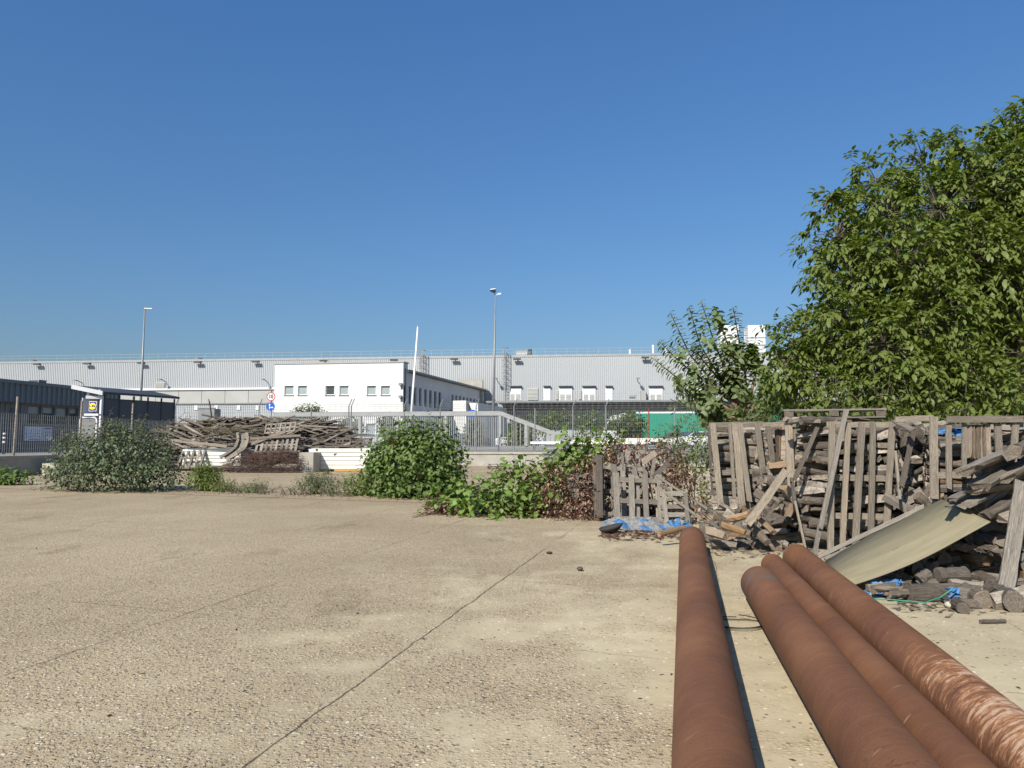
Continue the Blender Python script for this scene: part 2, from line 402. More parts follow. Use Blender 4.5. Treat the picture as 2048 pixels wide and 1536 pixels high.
M['rubber'] = plain('old_rubber', (.045, .04, .036), .8, 0, .2, .3, 8, .004)
M['redbrown'] = plain('red_brown_crate', (.22, .05, .025), .7)
M['tyre'] = plain('tyre', (.02, .02, .02), .8)
M['carwhite'] = plain('car_white', (.5, .51, .52), .25, 0, .5, .03)
M['cargrey'] = plain('car_grey', (.10, .11, .125), .25, .3, .5, .05)
M['twig'] = plain('brown_twig', (.085, .045, .032), .9, 0, .1, .4, 12)
M['greytwig'] = plain('grey_twig', (.13, .105, .08), .9, 0, .1, .35, 12)
M['treebark'] = mat_concrete('tree_bark', (.075, .06, .045), (.17, .14, .11), 8, .02)
M['pinkbark'] = mat_concrete('young_bark', (.16, .10, .075), (.28, .19, .15), 8, .01)
M['walnut'] = mat_leaf('walnut_leaf', [(.045, .074, .012), (.090, .130, .018), (.145, .188, .028), (.25, .28, .055)], (.135, .17, .04))
M['mulberry'] = mat_leaf('shrub_tree_leaf', [(.065, .115, .024), (.10, .16, .034), (.145, .21, .05)], (.15, .19, .08))
M['poplar'] = mat_leaf('silver_leaf', [(.020, .038, .012), (.034, .060, .018), (.050, .080, .026), (.066, .098, .034), (.085, .115, .05), (.25, .27, .22)], (.115, .15, .075), .25)
M['green_leaf'] = mat_leaf('bush_leaf', [(.05, .095, .012), (.085, .145, .018), (.125, .195, .03)], (.13, .19, .05))
M['weed'] = mat_leaf('weed_leaf', [(.09, .13, .025), (.14, .19, .035), (.20, .25, .06)], None)
M['weedgrey'] = mat_leaf('grey_weed_leaf', [(.08, .11, .045), (.12, .155, .065), (.17, .20, .09)], None)
M['vine'] = mat_leaf('vine_leaf', [(.07, .145, .014), (.115, .21, .022), (.17, .27, .04)], (.17, .25, .06))
M['dry'] = mat_leaf('dry_leaf', [(.07, .040, .03), (.13, .075, .052), (.26, .155, .11), (.46, .31, .23)], None, .15, .8, .1)
M['olive'] = mat_leaf('far_leaf', [(.075, .10, .03), (.115, .145, .045), (.155, .18, .065)], None)
# ================================================================== SETTING
def sheet(name, P, mat, z=0):
    b = MB(); b.poly([(x, y, z) for x, y in P]); o = b.build(name, mat); tag(o, kind='structure'); return o
yard = sheet('ground', [(-1500, -300), (1500, -300), (1500, 2500), (-1500, 2500)], M['ground'])

# raised platform behind the yard: a wall along the left, a corner, a wall along the back
PZ = 0.95
LW0, LW1 = V((-26.6, 12, 0)), V((-21.5, 53.5, 0)); BW1 = V((62, 45.5, 0))
b = MB(); b.poly([(LW0.x - .3, LW0.y, PZ), (LW1.x - .3, LW1.y + .3, PZ), (BW1.x, BW1.y + .3, PZ), (300, 60, PZ), (300, 400, PZ), (-400, 400, PZ), (-400, 12, PZ)][::-1])
for f in b.f: pass
pv = b.build('paved_platform', M['paving']); tag(pv, kind='structure')

rw = thing('retaining_wall', 'low concrete retaining wall with a projecting coping at the back of the yard', 'wall', LW1)
b = MB()
for a, c in ((LW0, LW1), (LW1, BW1)):
    d = (c - a).normalized(); n = V((-d.y, d.x, 0))
    b.obox(a, (c - a), n * .35, V((0, 0, PZ - .14)))
b.build('wall', M['walltop'], rw)
b = MB()
for a, c in ((LW0, LW1), (LW1, BW1)):
    d = (c - a).normalized(); n = V((-d.y, d.x, 0))
    b.obox(a - n * .07 + V((0, 0, PZ - .14)), (c - a), n * .5, V((0, 0, .16)))
b.build('coping', M['culvert'], rw)

# ================================================================== WAREHOUSE
def wz(px): return 18750.0 / (158 + .01267 * px)
WA, WB = at(-420, 800, wz(-420)), at(2500, 800, wz(2500)); WA.z = WB.z = 0
WD = (WB - WA).normalized(); WN = V((WD.y, -WD.x, 0))      # wall direction, normal to the viewer
WL = (WB - WA).length
def wp(px, py, off=0.0): return onplane(px, py, WA + WN * off, WN)
def ws(px): return (wp(px, 800) - WA).dot(WD)
WTOP = 14.1
wh = thing('warehouse', 'long light grey warehouse clad in ribbed metal across the background', 'warehouse', (WA + WD * 90))
def ribbed(name, s0, s1, z0, z1, mat, pitch=.3, dep=.07, off=0.0, parent=None):
    b = MB(); n = int((s1 - s0) / pitch); prof = []
    for i in range(n):
        s = s0 + i * pitch
        prof += [(s, 0), (s + pitch * .45, 0), (s + pitch * .55, dep), (s + pitch * .9, dep)]
    prof.append((s0 + n * pitch, 0))
    i0 = len(b.v)
    for s, d in prof:
        p = WA + WD * s + WN * (d + off); b.v += [(p.x, p.y, z0), (p.x, p.y, z1)]
    for i in range(len(prof) - 1): b.face((i0 + 2 * i, i0 + 2 * i + 2, i0 + 2 * i + 3, i0 + 2 * i + 1))
    return b.build(name, mat, parent)
ribbed('ribbed_wall', 0, WL, PZ, WTOP, M['clad'], parent=wh)
b = MB(); b.obox(WA - WN * 60 + V((0, 0, WTOP)), WD * WL, WN * 60.09, V((0, 0, .3))); b.build('roof', M['galvlight'], wh)
for k in (0, WL - .3):
    b = MB(); b.obox(WA + WD * k - WN * 60 + V((0, 0, PZ)), WD * .3, WN * 59.9, V((0, 0, WTOP - PZ))); b.build('end_wall', M['clad'], wh)
# pale band with its white ledge on the left half
z_l = wp(300, 781).z; z_b = wp(300, 807).z
b = MB(); b.obox(WA + WN * .12 + V((0, 0, z_l)), WD * ws(640), WN * .25, V((0, 0, .28))); b.build('ledge', M['white'], wh)
b = MB()
n = 24; L0 = ws(640) / n
for i in range(n):
    b.obox(WA + WD * (i * L0 + .03) + WN * .085 + V((0, 0, z_b)), WD * (L0 - .06), WN * .06, V((0, 0, z_l - z_b - .02)))
b.build('translucent_band', M['cladband'], wh)
b = MB(); b.obox(WA + WN * .12 + V((0, 0, z_b - .16)), WD * ws(640), WN * .1, V((0, 0, .14))); b.build('gutter', M['galv'], wh)
# roof railing
b = MB(); s = 0.0
while s < WL:
    p = WA + WD * s - WN * .5 + V((0, 0, WTOP + .3)); b.beam(p, p + V((0, 0, .95)), .04, .04, WN); s += 1.55
for h in (.5, .95):
    p = WA - WN * .5 + V((0, 0, WTOP + .3 + h)); b.beam(p, p + WD * WL, .035, .035)
b.build('roof_railing', M['galvlight'], wh)
# floodlights under the eave
def floodlight(px, py):
    p = wp(px, py); p = p + WN * .45
    b = MB(); b.obox(p - WD * .55 - V((0, 0, .12)), WD * 1.1, WN * .45, V((0, 0, .24))); f = b.build('floodlight', M['darkmetal'], wh)
    b = MB(); b.obox(p - WN * .45 - WD * .08 - V((0, 0, .04)), WD * .16, WN * .44, V((0, 0, .08))); b.build('bracket', M['galv'], f)
for px, py in ((80, 729), (180, 728), (288, 727), (400, 725), (515, 724), (650, 722), (790, 721), (910, 719), (1035, 719), (1290, 716)): floodlight(px, py)
def walllamp(px, py):
    p = wp(px, py)
    b = MB(); b.beam(p, p + WN * 1.3 + V((0, 0, .3)), .08, .08); f = b.build('wall_lamp', M['darkmetal'], wh)
    b = MB(); q = p + WN * 1.3 + V((0, 0, .3)); b.obox(q - WD * .2 - V((0, 0, .1)), WD * .4, WN * .6, V((0, 0, .14))); b.build('lamp_head', M['galv'], f)
for px, py in ((165, 766), (332, 764), (535, 764), (995, 762), (1275, 762)): walllamp(px, py)
def louvre(x0, y0, x1, y1, name='louvre', mat='louvre', slats=7):
    a, c = wp(x0, y1, .1), wp(x1, y0, .1); W = (c - a).dot(WD); H = c.z - a.z
    b = MB(); b.obox(a, WD * W, WN * .05, V((0, 0, H)))
    for i in range(slats): b.obox(a + WN * .052 + V((0, 0, H * (i + .15) / slats)), WD * W, WN * .06, V((0, 0, H * .55 / slats)))
    return b.build(name, M[mat], wh)
louvre(311, 765, 330, 776); louvre(1056, 776, 1076, 800, slats=9)
louvre(1112, 781, 1117, 799); louvre(1158, 781, 1163, 799); louvre(1258, 788, 1270, 795, slats=4)
def wdoor(x0, x1, y0=776, y1=801, vents=()):
    a, c = wp(x0, y1, .1), wp(x1, y0, .1); W = (c - a).dot(WD); H = c.z - a.z
    b = MB(); b.obox(a, WD * W, WN * .08, V((0, 0, H))); d = b.build('door', M['whitedoor'], wh)
    b = MB(); b.obox(a + WN * .002 + WD * (W * -.03) + V((0, 0, H + .25)), WD * (W * 1.06), WN * .5, V((0, 0, .1))); b.build('rain_hood', M['galv'], d)
    if not vents:
        b = MB(); b.obox(a + WN * .082 + WD * W * .12 + V((0, 0, H * .08)), WD * W * .76, WN * .02, V((0, 0, H * .38))); b.build('panel', M['white'], d)
    for v0, v1 in vents:
        q = a + WN * .082 + WD * (W * v0) + V((0, 0, H * .06)); b = MB()
        for i in range(6): b.obox(q + V((0, 0, H * .075 * i)), WD * (W * (v1 - v0)), WN * .06, V((0, 0, H * .055)))
        b.build('vent_grille', M['louvre'], d)
wdoor(1020, 1043, vents=((.06, .38), (.52, .9))); wdoor(1087, 1101); wdoor(1118, 1144, vents=((.1, .42), (.55, .9)))
wdoor(1165, 1191, vents=((.1, .42), (.55, .9))); wdoor(1211, 1225); wdoor(1298, 1325, vents=((.1, .42), (.55, .9)))
wdoor(1395, 1421, vents=((.1, .42), (.55, .9))); wdoor(1461, 1475)
b = MB(); a, c = wp(1281, 801, .1), wp(1291, 782, .1); b.obox(a, WD * (c - a).dot(WD), WN * .9, V((0, 0, c.z - a.z))); b.build('meter_cabinet', M['cladband'], wh)
# canopy over the docks
ck = thing('dock_canopy', 'dark flat canopy on brackets along the right half of the warehouse', 'canopy', wp(1000, 806))
s0, s1 = ws(1004), ws(2300); zc = wp(1100, 804).z; zf = wp(1100, 808).z
b = MB(); b.obox(WA + WD * s0 + WN * .1 + V((0, 0, zc - .42)), WD * (s1 - s0), WN * 4.2, V((0, 0, .3))); b.build('slab', M['darkmetal'], ck)
b = MB(); b.obox(WA + WD * (s0 - 2.2) + WN * 4.302 + V((0, 0, zc - .30)), WD * (s1 - s0 + 2.2), WN * .12, V((0, 0, .26))); b.build('fascia', M['galv'], ck)
s = s0 + 1
while s < s1:
    b = MB(); p = WA + WD * s + WN * .08 + V((0, 0, zc - 2.2)); b.beam(p, p + WN * 3.9 + V((0, 0, 1.75)), .1, .1, WD); b.build('bracket', M['darkmetal'], ck); s += 7.4
b = MB(); s = s0
while s < s1:
    p = WA + WD * s + WN * 4.25 + V((0, 0, zc - .1)); b.beam(p, p + V((0, 0, 1.0)), .035, .035, WN); s += 1.75
for h in (.5, 1.0):
    p = WA + WD * s0 + WN * 4.25 + V((0, 0, zc - .1 + h)); b.beam(p, p + WD * (s1 - s0), .035, .035)
b.build('guard_rail', M['galvlight'], ck)
# caged ladders
def ladder(label, px, py0, py1, wpx):
    p0, p1 = wp(px, py1, .5), wp(px, py0, .5); wd = wpx * p0.y / FPX; t = thing('caged_ladder', label, 'ladder', p0, 'caged ladders on the warehouse wall')
    b = MB()
    for k in (-.25, .25): b.beam(p0 + WD * wd * k, p1 + WD * wd * k, .07, .07, WN)
    b.build('stile', M['galv'], t)
    b = MB(); h = 0
    H = p1.z - p0.z
    while h < H: b.beam(p0 + WD * wd * -.25 + V((0, 0, h)), p0 + WD * wd * .25 + V((0, 0, h)), .05, .05); h += .45
    b.build('rung', M['galv'], t)
    b = MB(); h = 2.4
    while h < H + .1:
        P = [p0 + WD * (wd * .5 * math.cos(a)) + WN * (.1 + .75 * math.sin(a)) + V((0, 0, h)) for a in np.linspace(-.2, math.pi + .2, 9)]
        b.tube(P, .035, 4); h += .9
    for a in (.5, 1.2, 1.9, 2.6):
        q = p0 + WD * (wd * .5 * math.cos(a)) + WN * (.1 + .75 * math.sin(a)); b.beam(q + V((0, 0, 2.4)), q + V((0, 0, H)), .05, .05, WN)
    b.build('cage', M['galv'], t)
ladder('tall caged ladder rising from the dock canopy past the warehouse roof edge', 1011, 697, 803, 12)
ladder('shorter caged ladder showing behind the office roof beside the white flagpole', 845, 699, 770, 14)
# roof things
def rooftop(px, py): return wp(px, py, -2.5)
v = thing('vent_hood', 'big curved metal vent hood on the warehouse roof', 'vent', rooftop(1047, 715))
p = rooftop(1033, 716); q = rooftop(1056, 716); q.z = p.z; r = 1.0
b = MB(); P = []
for k in (0, 1):
    c = (p, q)[k]
    P.append([c - WN * 0 + V((0, 0, 0))] if False else [c + WN * (1.25 * math.cos(a)) + V((0, 0, 1.25 * math.sin(a) * .92)) for a in np.linspace(-.2, math.pi + .2, 14)])
i0 = b.pts(P[0]); i1 = b.pts(P[1])
for i in range(13): b.face((i0 + i, i0 + i + 1, i1 + i + 1, i1 + i))
b.face(range(i0, i0 + 14)); b.face(range(i1, i1 + 14))
b.build('hood', M['galvlight'], v)
b = MB(); b.tube([q + V((0, 0, .35)), q + WD * .45 + V((0, 0, .3))], 1.02, 20); b.build('mouth', M['darkmetal'], v)
rv = []
for px, py, lab in ((66, 722, 'small white roof vent nearest the left edge of the photo'), (397, 718, 'small white roof vent above the dark wood pile'),
                (1122, 712, 'round roof vent right of the curved vent hood'), (1197, 711, 'round roof vent left of the thin roof pipes')):
    p = rooftop(px, py + 3); b = MB(); b.tube([p - V((0, 0, .9)), p + V((0, 0, .15))], .32, 12); o = b.build('roof_vent', M['white']); tag(o, lab, 'vent', 'small vents on the warehouse roof')
    b = MB(); b.tube([p + V((0, 0, .15)), p + V((0, 0, .32)), p + V((0, 0, .5))], [.6, .6, .15], 12); b.build('cap', M['galv'], o)
for px, y0, lab in ((1260, 699, 'short white stack pipe on the warehouse roof'), (1306, 690, 'tallest white stack pipe on the warehouse roof'), (1332, 694, 'thin white stack pipe beside the shrubby tree top')):
    p = rooftop(px, y0); b = MB(); b.tube([V((p.x, p.y, WTOP - .1)), p], .16, 8); o = b.build('stack_pipe', M['white']); tag(o, lab, 'pipe', 'stack pipes on the warehouse roof')
for x0, x1, y0, lab in ((1441, 1477, 650, 'white roof machine box half hidden by the shrubby tree'), (1497, 1530, 650, 'tall white roof machine box left of the walnut tree')):
    a, c = rooftop(x0, 704), rooftop(x1, y0); t = thing('roof_machine', lab, 'machine', V((a.x, a.y, WTOP)), 'white machine boxes on the warehouse roof')
    Wd = (c - a).dot(WD); H = c.z - WTOP - .3; z0 = WTOP + .3; a.z = z0
    b = MB(); b.obox(a - WN * 3, WD * Wd, WN * 3, V((0, 0, H))); b.build('housing', M['bevelwhite'], t)
    b = MB()
    for k in (.3, .55): b.obox(a + WN * .003 - WD * .03 + V((0, 0, H * k)), WD * (Wd + .06), WN * .05, V((0, 0, .12)))
    b.build('seam', M['galv'], t)
a, c = rooftop(1490, 704), rooftop(1494, 664); b = MB()
for k in (0, .6): b.beam(V((a.x, a.y, WTOP)) + WD * k - V((0, 0, 0)), V((a.x, a.y, c.z)) + WD * k, .06, .06, WN)
for i in range(10): b.beam(V((a.x, a.y, WTOP + .4 + i * .35)), V((a.x, a.y, WTOP + .4 + i * .35)) + WD * .6, .05, .05)
o = b.build('roof_ladder', M['white']); tag(o, 'white ladder standing against the tall roof machine box', 'ladder')
# dock number plates
for px in (392, 432, 477, 515):
    a, c = wp(px - 3.5, 820, .1), wp(px + 3.5, 811, .1); b = MB(); b.obox(a, WD * (c - a).dot(WD), WN * .04, V((0, 0, c.z - a.z))); b.build('dock_number_plate', M['white'], wh)

# ================================================================== OFFICE
OC = at(806, 800, 78.0); OC.z = PZ                                    # near corner
OL = at(548, 800, 80.0); OL.z = PZ; OR = at(970, 800, 109.0); OR.z = PZ
OFD = (OC - OL).normalized(); OFN = V((OFD.y, -OFD.x, 0)); OSD = (OR - OC).normalized(); OSN = V((OSD.y, -OSD.x, 0))
zf = onplane(680, 727, OL, OFN).z; zs = onplane(812, 742, OC, OSN).z
of = thing('office_building', 'white rendered two storey office block with small windows and a long shaded side', 'building', OC)
bk = OFN * -1
b = MB()
def wallwith(b, O, D, N, L, z0, z1, holes, th=.3):
    """front face with rectangular openings (s0,s1,za,zb); reveals 0.22 deep"""
    xs = sorted(set([0, L] + [h[0] for h in holes] + [h[1] for h in holes])); zsx = sorted(set([z0, z1] + [h[2] for h in holes] + [h[3] for h in holes]))
    P = lambda s, z, d=0: V((O.x, O.y, 0)) + D * s + V((0, 0, z)) + N * d
    for i in range(len(xs) - 1):
        for j in range(len(zsx) - 1):
            sm, zm = (xs[i] + xs[i + 1]) / 2, (zsx[j] + zsx[j + 1]) / 2
            if any(h[0] < sm < h[1] and h[2] < zm < h[3] for h in holes): continue
            b.poly([P(xs[i], zsx[j]), P(xs[i + 1], zsx[j]), P(xs[i + 1], zsx[j + 1]), P(xs[i], zsx[j + 1])])
    for s0, s1, za, zb in holes:
        for q in (((s0, za), (s0, zb)), ((s0, zb), (s1, zb)), ((s1, zb), (s1, za)), ((s1, za), (s0, za))):
            b.poly([P(*q[0]), P(*q[1]), P(*q[1], -.22), P(*q[0], -.22)])
LF = (OC - OL).length; LS = (OR - OC).length
def hole(O, D, N, x0, y0, x1, y1):
    a, c = onplane(x0, y1, O, N), onplane(x1, y0, O, N); return ((a - O).dot(D), (c - O).dot(D), a.z, c.z)
fw = [hole(OL, OFD, OFN, x0, 766, x1, 790) for x0, x1 in ((569, 587), (596, 614), (651, 669), (679, 697), (734, 752), (762, 780))]
fw += [(h[0], h[1], PZ + 1.5, PZ + 2.9) for h in fw]
wallwith(b, OL, OFD, OFN, LF, PZ, zf, fw)
sx = [540 + x / 4.655 for x in (1245, 1292, 1340, 1388, 1437, 1483, 1528, 1570, 1692, 1727, 1762, 1797, 1830, 1862, 1893, 1923)]
sw = []
for i, x in enumerate(sx):
    wd = 5.4 if i < 8 else 4.0
    h = hole(OC, OSD, OSN, x, 770, x + wd, 795); za, zb = 5.6, 7.6; sw.append((h[0], h[1], za, zb))
wallwith(b, OC, OSD, OSN, LS, PZ, zs, sw)
# back and left sides, flat roof, parapet upstand above the shaded side
Bk = OSD * LS
b.poly([OL + V((0, 0, zf - PZ)), OC + V((0, 0, zf - PZ)), OC + V((0, 0, zf - PZ)) + OSD * 1.2, OL + V((0, 0, zf - PZ)) + OSD * 1.2])
b.poly([OC + V((0, 0, zs - PZ)), OC + V((0, 0, zf - PZ)), OC + OSD * 1.2 + V((0, 0, zf - PZ)), OC + OSD * 1.2 + V((0, 0, zs - PZ))][::-1])
b.poly([OL, OL + Bk, OL + Bk + V((0, 0, zs - PZ)), OL + V((0, 0, zf - PZ))])
b.poly([OL + OSD * 1.2 + V((0, 0, zs - PZ)), OC + OSD * 1.2 + V((0, 0, zs - PZ)), OC + OSD * 1.2 + V((0, 0, zf - PZ)), OL + OSD * 1.2 + V((0, 0, zf - PZ))][::-1])
b.poly([OL + Bk, OR, OR + V((0, 0, zs - PZ)), OL + Bk + V((0, 0, zs - PZ))][::-1])
b.build('wall', M['render'], of)
b = MB(); z = V((0, 0, zs - PZ)); b.obox(OL + OSD * 1.21 + z - V((0, 0, .02)), (OC - OL) + OSN * .35, OSD * (LS - 1.2), V((0, 0, .2))); b.build('roof', M['galv'], of)
b = MB(); b.obox(OC + OSD * .6 + OSN * .005 + z + V((0, 0, -.15)), OSN * .4, OSD * (LS - .7), V((0, 0, .13))); b.build('gutter', M['darkmetal'], of)
b = MB(); b.obox(OL + V((0, 0, zf - PZ + .003)) + OFN * .08 - OFD * .1, OFD * (LF + .2), OSD * 1.4, V((0, 0, .12))); b.build('parapet_cap', M['galvlight'], of)
b = MB(); q = OC + OSN * .09 + OSD * .5; b.tube([q, q + V((0, 0, zf - PZ - .6))], .07, 8); q = OC + OSD * (LS - .5) + OSN * .12; b.tube([q, q + V((0, 0, zs - PZ - .3))], .09, 8); b.build('downpipe', M['galv'], of)
def windows(O, D, N, holes, glass, box=True):
    for s0, s1, za, zb in holes:
        P = V((O.x, O.y, 0)) + D * s0 + V((0, 0, za)) - N * .2; Wd, H = s1 - s0, zb - za; fr = .07
        b = MB()
        b.obox(P, D * fr, N * .06, V((0, 0, H))); b.obox(P + D * (Wd - fr), D * fr, N * .06, V((0, 0, H)))
        b.obox(P + D * fr, D * (Wd - 2 * fr), N * .06, V((0, 0, fr))); b.obox(P + D * fr + V((0, 0, H - fr)), D * (Wd - 2 * fr), N * .06, V((0, 0, fr)))
        f = b.build('window', M['white'] if box else M['galv'], of)
        b = MB(); g = glass if not isinstance(glass, list) else random.choice(glass)
        b.obox(P + D * fr + V((0, 0, fr)) + N * .01, D * (Wd - 2 * fr), N * .02, V((0, 0, H - 2 * fr))); b.build('pane', M[g], f)
        if box:
            b = MB(); b.obox(P + D * -.02 + V((0, 0, H - .3)) + N * .1, D * (Wd + .04), N * .14, V((0, 0, .3))); b.build('shutter_box', M['white'], f)
            b = MB(); b.obox(P - D * .06 - V((0, 0, .06)) + N * .1, D * (Wd + .12), N * .2, V((0, 0, .055))); b.build('sill', M['galv'], f)
windows(OL, OFD, OFN, fw, ['blind', 'blind', 'blind', 'glass'])
windows(OC, OSD, OSN, sw, 'glass', False)
for zz, xx in ((zs - 1.6, -.1), (zs - 2.9, .05), (zs - 4.6, -.05)):
    b = MB(); q = OC + OFN * .03 - OFD * .35; q.z = zz; b.obox(q, OFD * .28, OFN * .45, V((0, 0, .25))); b.tube([q + V((.14, 0, -.4)), q + V((.14, 0, 0))], .05, 6); b.build('camera_bracket', M['galv'], of)
b = MB(); q = OL - OFD * .7 + V((0, 0, 5.6)); b.obox(q, OFD * .7, OFN * .3, V((0, 0, .2))); b.build('camera_bracket', M['galv'], of)
# lower white annex at the far end of the shaded side
an = thing('entrance_annex', 'low white entrance annex with a slanted white canopy end beside the office', 'annex', at(945, 880, 92))
b = MB(); O_ = at(905, 885, 88); O_.z = PZ; top = at(950, 805, 92).z
b.obox(O_ + OSN * .02, OSD * 20, OSN * 1.6, V((0, 0, top - PZ))); b.build('wall', M['render'], an)
p = [at(938, 806, 88), at(956, 806, 88), at(956, 822, 88), at(944, 822, 88)]
b = MB(); n = b.pts([q for q in p] + [q + V((0, 1.9, 0)) for q in p]); 
for q in ((0, 1, 2, 3), (7, 6, 5, 4), (0, 4, 5, 1), (1, 5, 6, 2), (2, 6, 7, 3), (3, 7, 4, 0)): b.face([n + i for i in q])
b.build('canopy_end', M['white'], an)
b = MB(); a = at(900, 820, 89); c = at(938, 826, 89); b.box((a.x, 88.5, c.z), (c.x, 89.95, a.z)); b.build('canopy', M['darkmetal'], an)
# concrete block on the warehouse wall behind the side roof
b = MB(); a = at(918, 783, 108); c = at(966, 761, 108); b.box((a.x, 106.2, a.z - 4), (c.x, 108.6, c.z)); o = b.build('roof_parapet_block', M['walltop'], of)

# ================================================================== GATEHOUSE (left)
gh = thing('gatehouse', 'dark gatehouse with blue grey metal fascia and a row of office windows', 'building', at(60, 890, 50))
G0, G1 = at(-260, 885, 41.0), at(226, 885, 60.0); G0.z = G1.z = PZ
GD = (G1 - G0).normalized(); GN = V((GD.y, -GD.x, 0)); GL = (G1 - G0).length
def gp(px, py, off=0): return onplane(px, py, G0 + GN * off, GN)
def gs(px, off=0): return (gp(px, 850, off) - G0).dot(GD)
zt, zm = gp(60, 771).z, gp(60, 806).z
b = MB(); gx = [i for i in np.arange(0, GL, .45)]
wins = [(54, 82), (84, 109), (111, 136), (138, 156)]
gholes = [(gs(x0 + .8), gs(x1 - .8), gp(100, 850).z, gp(100, 813).z) for x0, x1 in wins]
wallwith(b, G0, GD, GN, GL, PZ, zm, gholes)
b.poly([G1, G1 - GN * 14, G1 - GN * 14 + V((0, 0, zt - PZ)), G1 + V((0, 0, zt - PZ))]); b.build('wall', M['greypanel'], gh)
b = MB(); Pp = []
n = int(GL / .45)
for i in range(n):
    s = GL * i / n; p = GL / n
    Pp += [(s, .45), (s + p * .55, .45), (s + p * .62, .53), (s + p * .93, .53)]
Pp.append((GL, .45)); i0 = 0
for s, d in Pp:
    q = G0 + GD * s + GN * d; b.v += [(q.x, q.y, zm - .05), (q.x, q.y, zt)]
for i in range(len(Pp) - 1): b.face((2 * i, 2 * i + 2, 2 * i + 3, 2 * i + 1))
b.obox(G0 + GN * .0 + V((0, 0, zm - PZ - .05)), GD * GL, GN * .44, V((0, 0, .05)))
b.obox(G1 - GN * .2 + V((0, 0, zm - PZ - .049)), GD * -.05, GN * .66, V((0, 0, zt - zm)))
b.build('fascia', M['bluegrey'], gh)
b = MB(); b.obox(G0 - GN * 14 + V((0, 0, zt - PZ)), GD * GL, GN * 14.6, V((0, 0, .22))); b.build('roof', M['bluegrey'], gh)
for k, (s0, s1, za, zb) in enumerate(gholes):
    P = V((G0.x, G0.y, 0)) + GD * s0 + V((0, 0, za)) - GN * .2; Wd, H = s1 - s0, zb - za; b = MB(); fr = .08
    b.obox(P, GD * fr, GN * .08, V((0, 0, H))); b.obox(P + GD * (Wd - fr), GD * fr, GN * .08, V((0, 0, H)))
    b.obox(P + GD * fr, GD * (Wd - 2 * fr), GN * .08, V((0, 0, fr))); b.obox(P + GD * fr + V((0, 0, H - fr)), GD * (Wd - 2 * fr), GN * .08, V((0, 0, fr)))
    if k == 1: b.obox(P + GD * fr + V((0, 0, H * .45)), GD * (Wd - 2 * fr), GN * .08, V((0, 0, fr))); b.obox(P + GD * Wd * .5 + V((0, 0, fr)), GD * fr, GN * .08, V((0, 0, H * .45 - fr)))
    f = b.build('window', M['greypanel'], gh)
    b = MB(); b.obox(P + GD * fr + V((0, 0, fr)) + GN * .01, GD * (Wd - 2 * fr), GN * .02, V((0, 0, H - 2 * fr))); b.build('pane', M['glass'], f)
    b = MB(); hh = (H - 2 * fr) * (.42, .36, .50, .28)[k]; b.obox(P + GD * fr + V((0, 0, H - fr - hh)) + GN * .033, GD * (Wd - 2 * fr), GN * .01, V((0, 0, hh - .01))); b.build('blind', M['blind'], f)
# panel below the windows, ribs left of them
b = MB(); a = gp(47, 890, .03); b.obox(V((a.x, a.y, gp(100, 888).z)), GD * (gs(160) - gs(47)), GN * .04, V((0, 0, gp(100, 852).z - gp(100, 888).z))); b.build('lower_panel', M['anthracite'], gh)
b = MB()
for i in range(26): b.obox(G0 + GD * (gs(47) - .3 - i * .42) + GN * .002 + V((0, 0, .05)), GD * .06, GN * .05, V((0, 0, zm - PZ - .15)))
b.build('wall_rib', M['galv'], gh)
b = MB(); a = gp(20, 846, .01); b.obox(a, GD * (gs(38) - gs(20)), GN * .06, V((0, 0, gp(28, 817).z - a.z))); f = b.build('door', M['anthracite'], gh)
# printed notice boards on the panel
nb = thing('notice_board', 'white and blue printed notice board on the gatehouse wall', 'notice board', gp(75, 880, .1))
b = MB(); a = gp(47.5, 881.5, .08); b.obox(a, GD * (gs(83) - gs(47.5)), GN * .03, V((0, 0, gp(60, 853).z - a.z))); b.build('sheet', M['paperwhite'], nb)
b = MB(); a2 = gp(84.5, 881.5, .08); b.obox(a2, GD * (gs(102) - gs(84.5)), GN * .03, V((0, 0, gp(90, 854).z - a2.z))); b.build('sheet', M['paperwhite'], nb)
b = MB(); hh = gp(90, 854).z - a2.z; wd = gs(102) - gs(84.5)
b.obox(a2 + GN * .032 + GD * wd * .1 + V((0, 0, hh * .82)), GD * wd * .8, GN * .01, V((0, 0, hh * .12)))
for i in range(7): b.obox(a2 + GN * .032 + GD * wd * .12 + V((0, 0, hh * (.08 + i * .1))), GD * wd * U(.4, .8), GN * .01, V((0, 0, hh * .03)))
wd = gs(83) - gs(47.5)
for i in range(9): b.obox(a + GN * .032 + GD * wd * (.30 + (i % 3) * .22) + V((0, 0, hh * (.3 + (i // 3) * .2))), GD * wd * U(.08, .18), GN * .01, V((0, 0, hh * .03)))
for i in range(5): b.obox(a + GN * .032 + GD * wd * .05 + V((0, 0, hh * (.2 + i * .16))), GD * wd * .07, GN * .01, V((0, 0, hh * .06)))
for i in range(6): b.obox(a + GN * .032 + GD * wd * (.3 + i * .11) + V((0, 0, hh * .06)), GD * wd * .06, GN * .01, V((0, 0, hh * .07)))
b.build('print', M['inkblue'], nb)
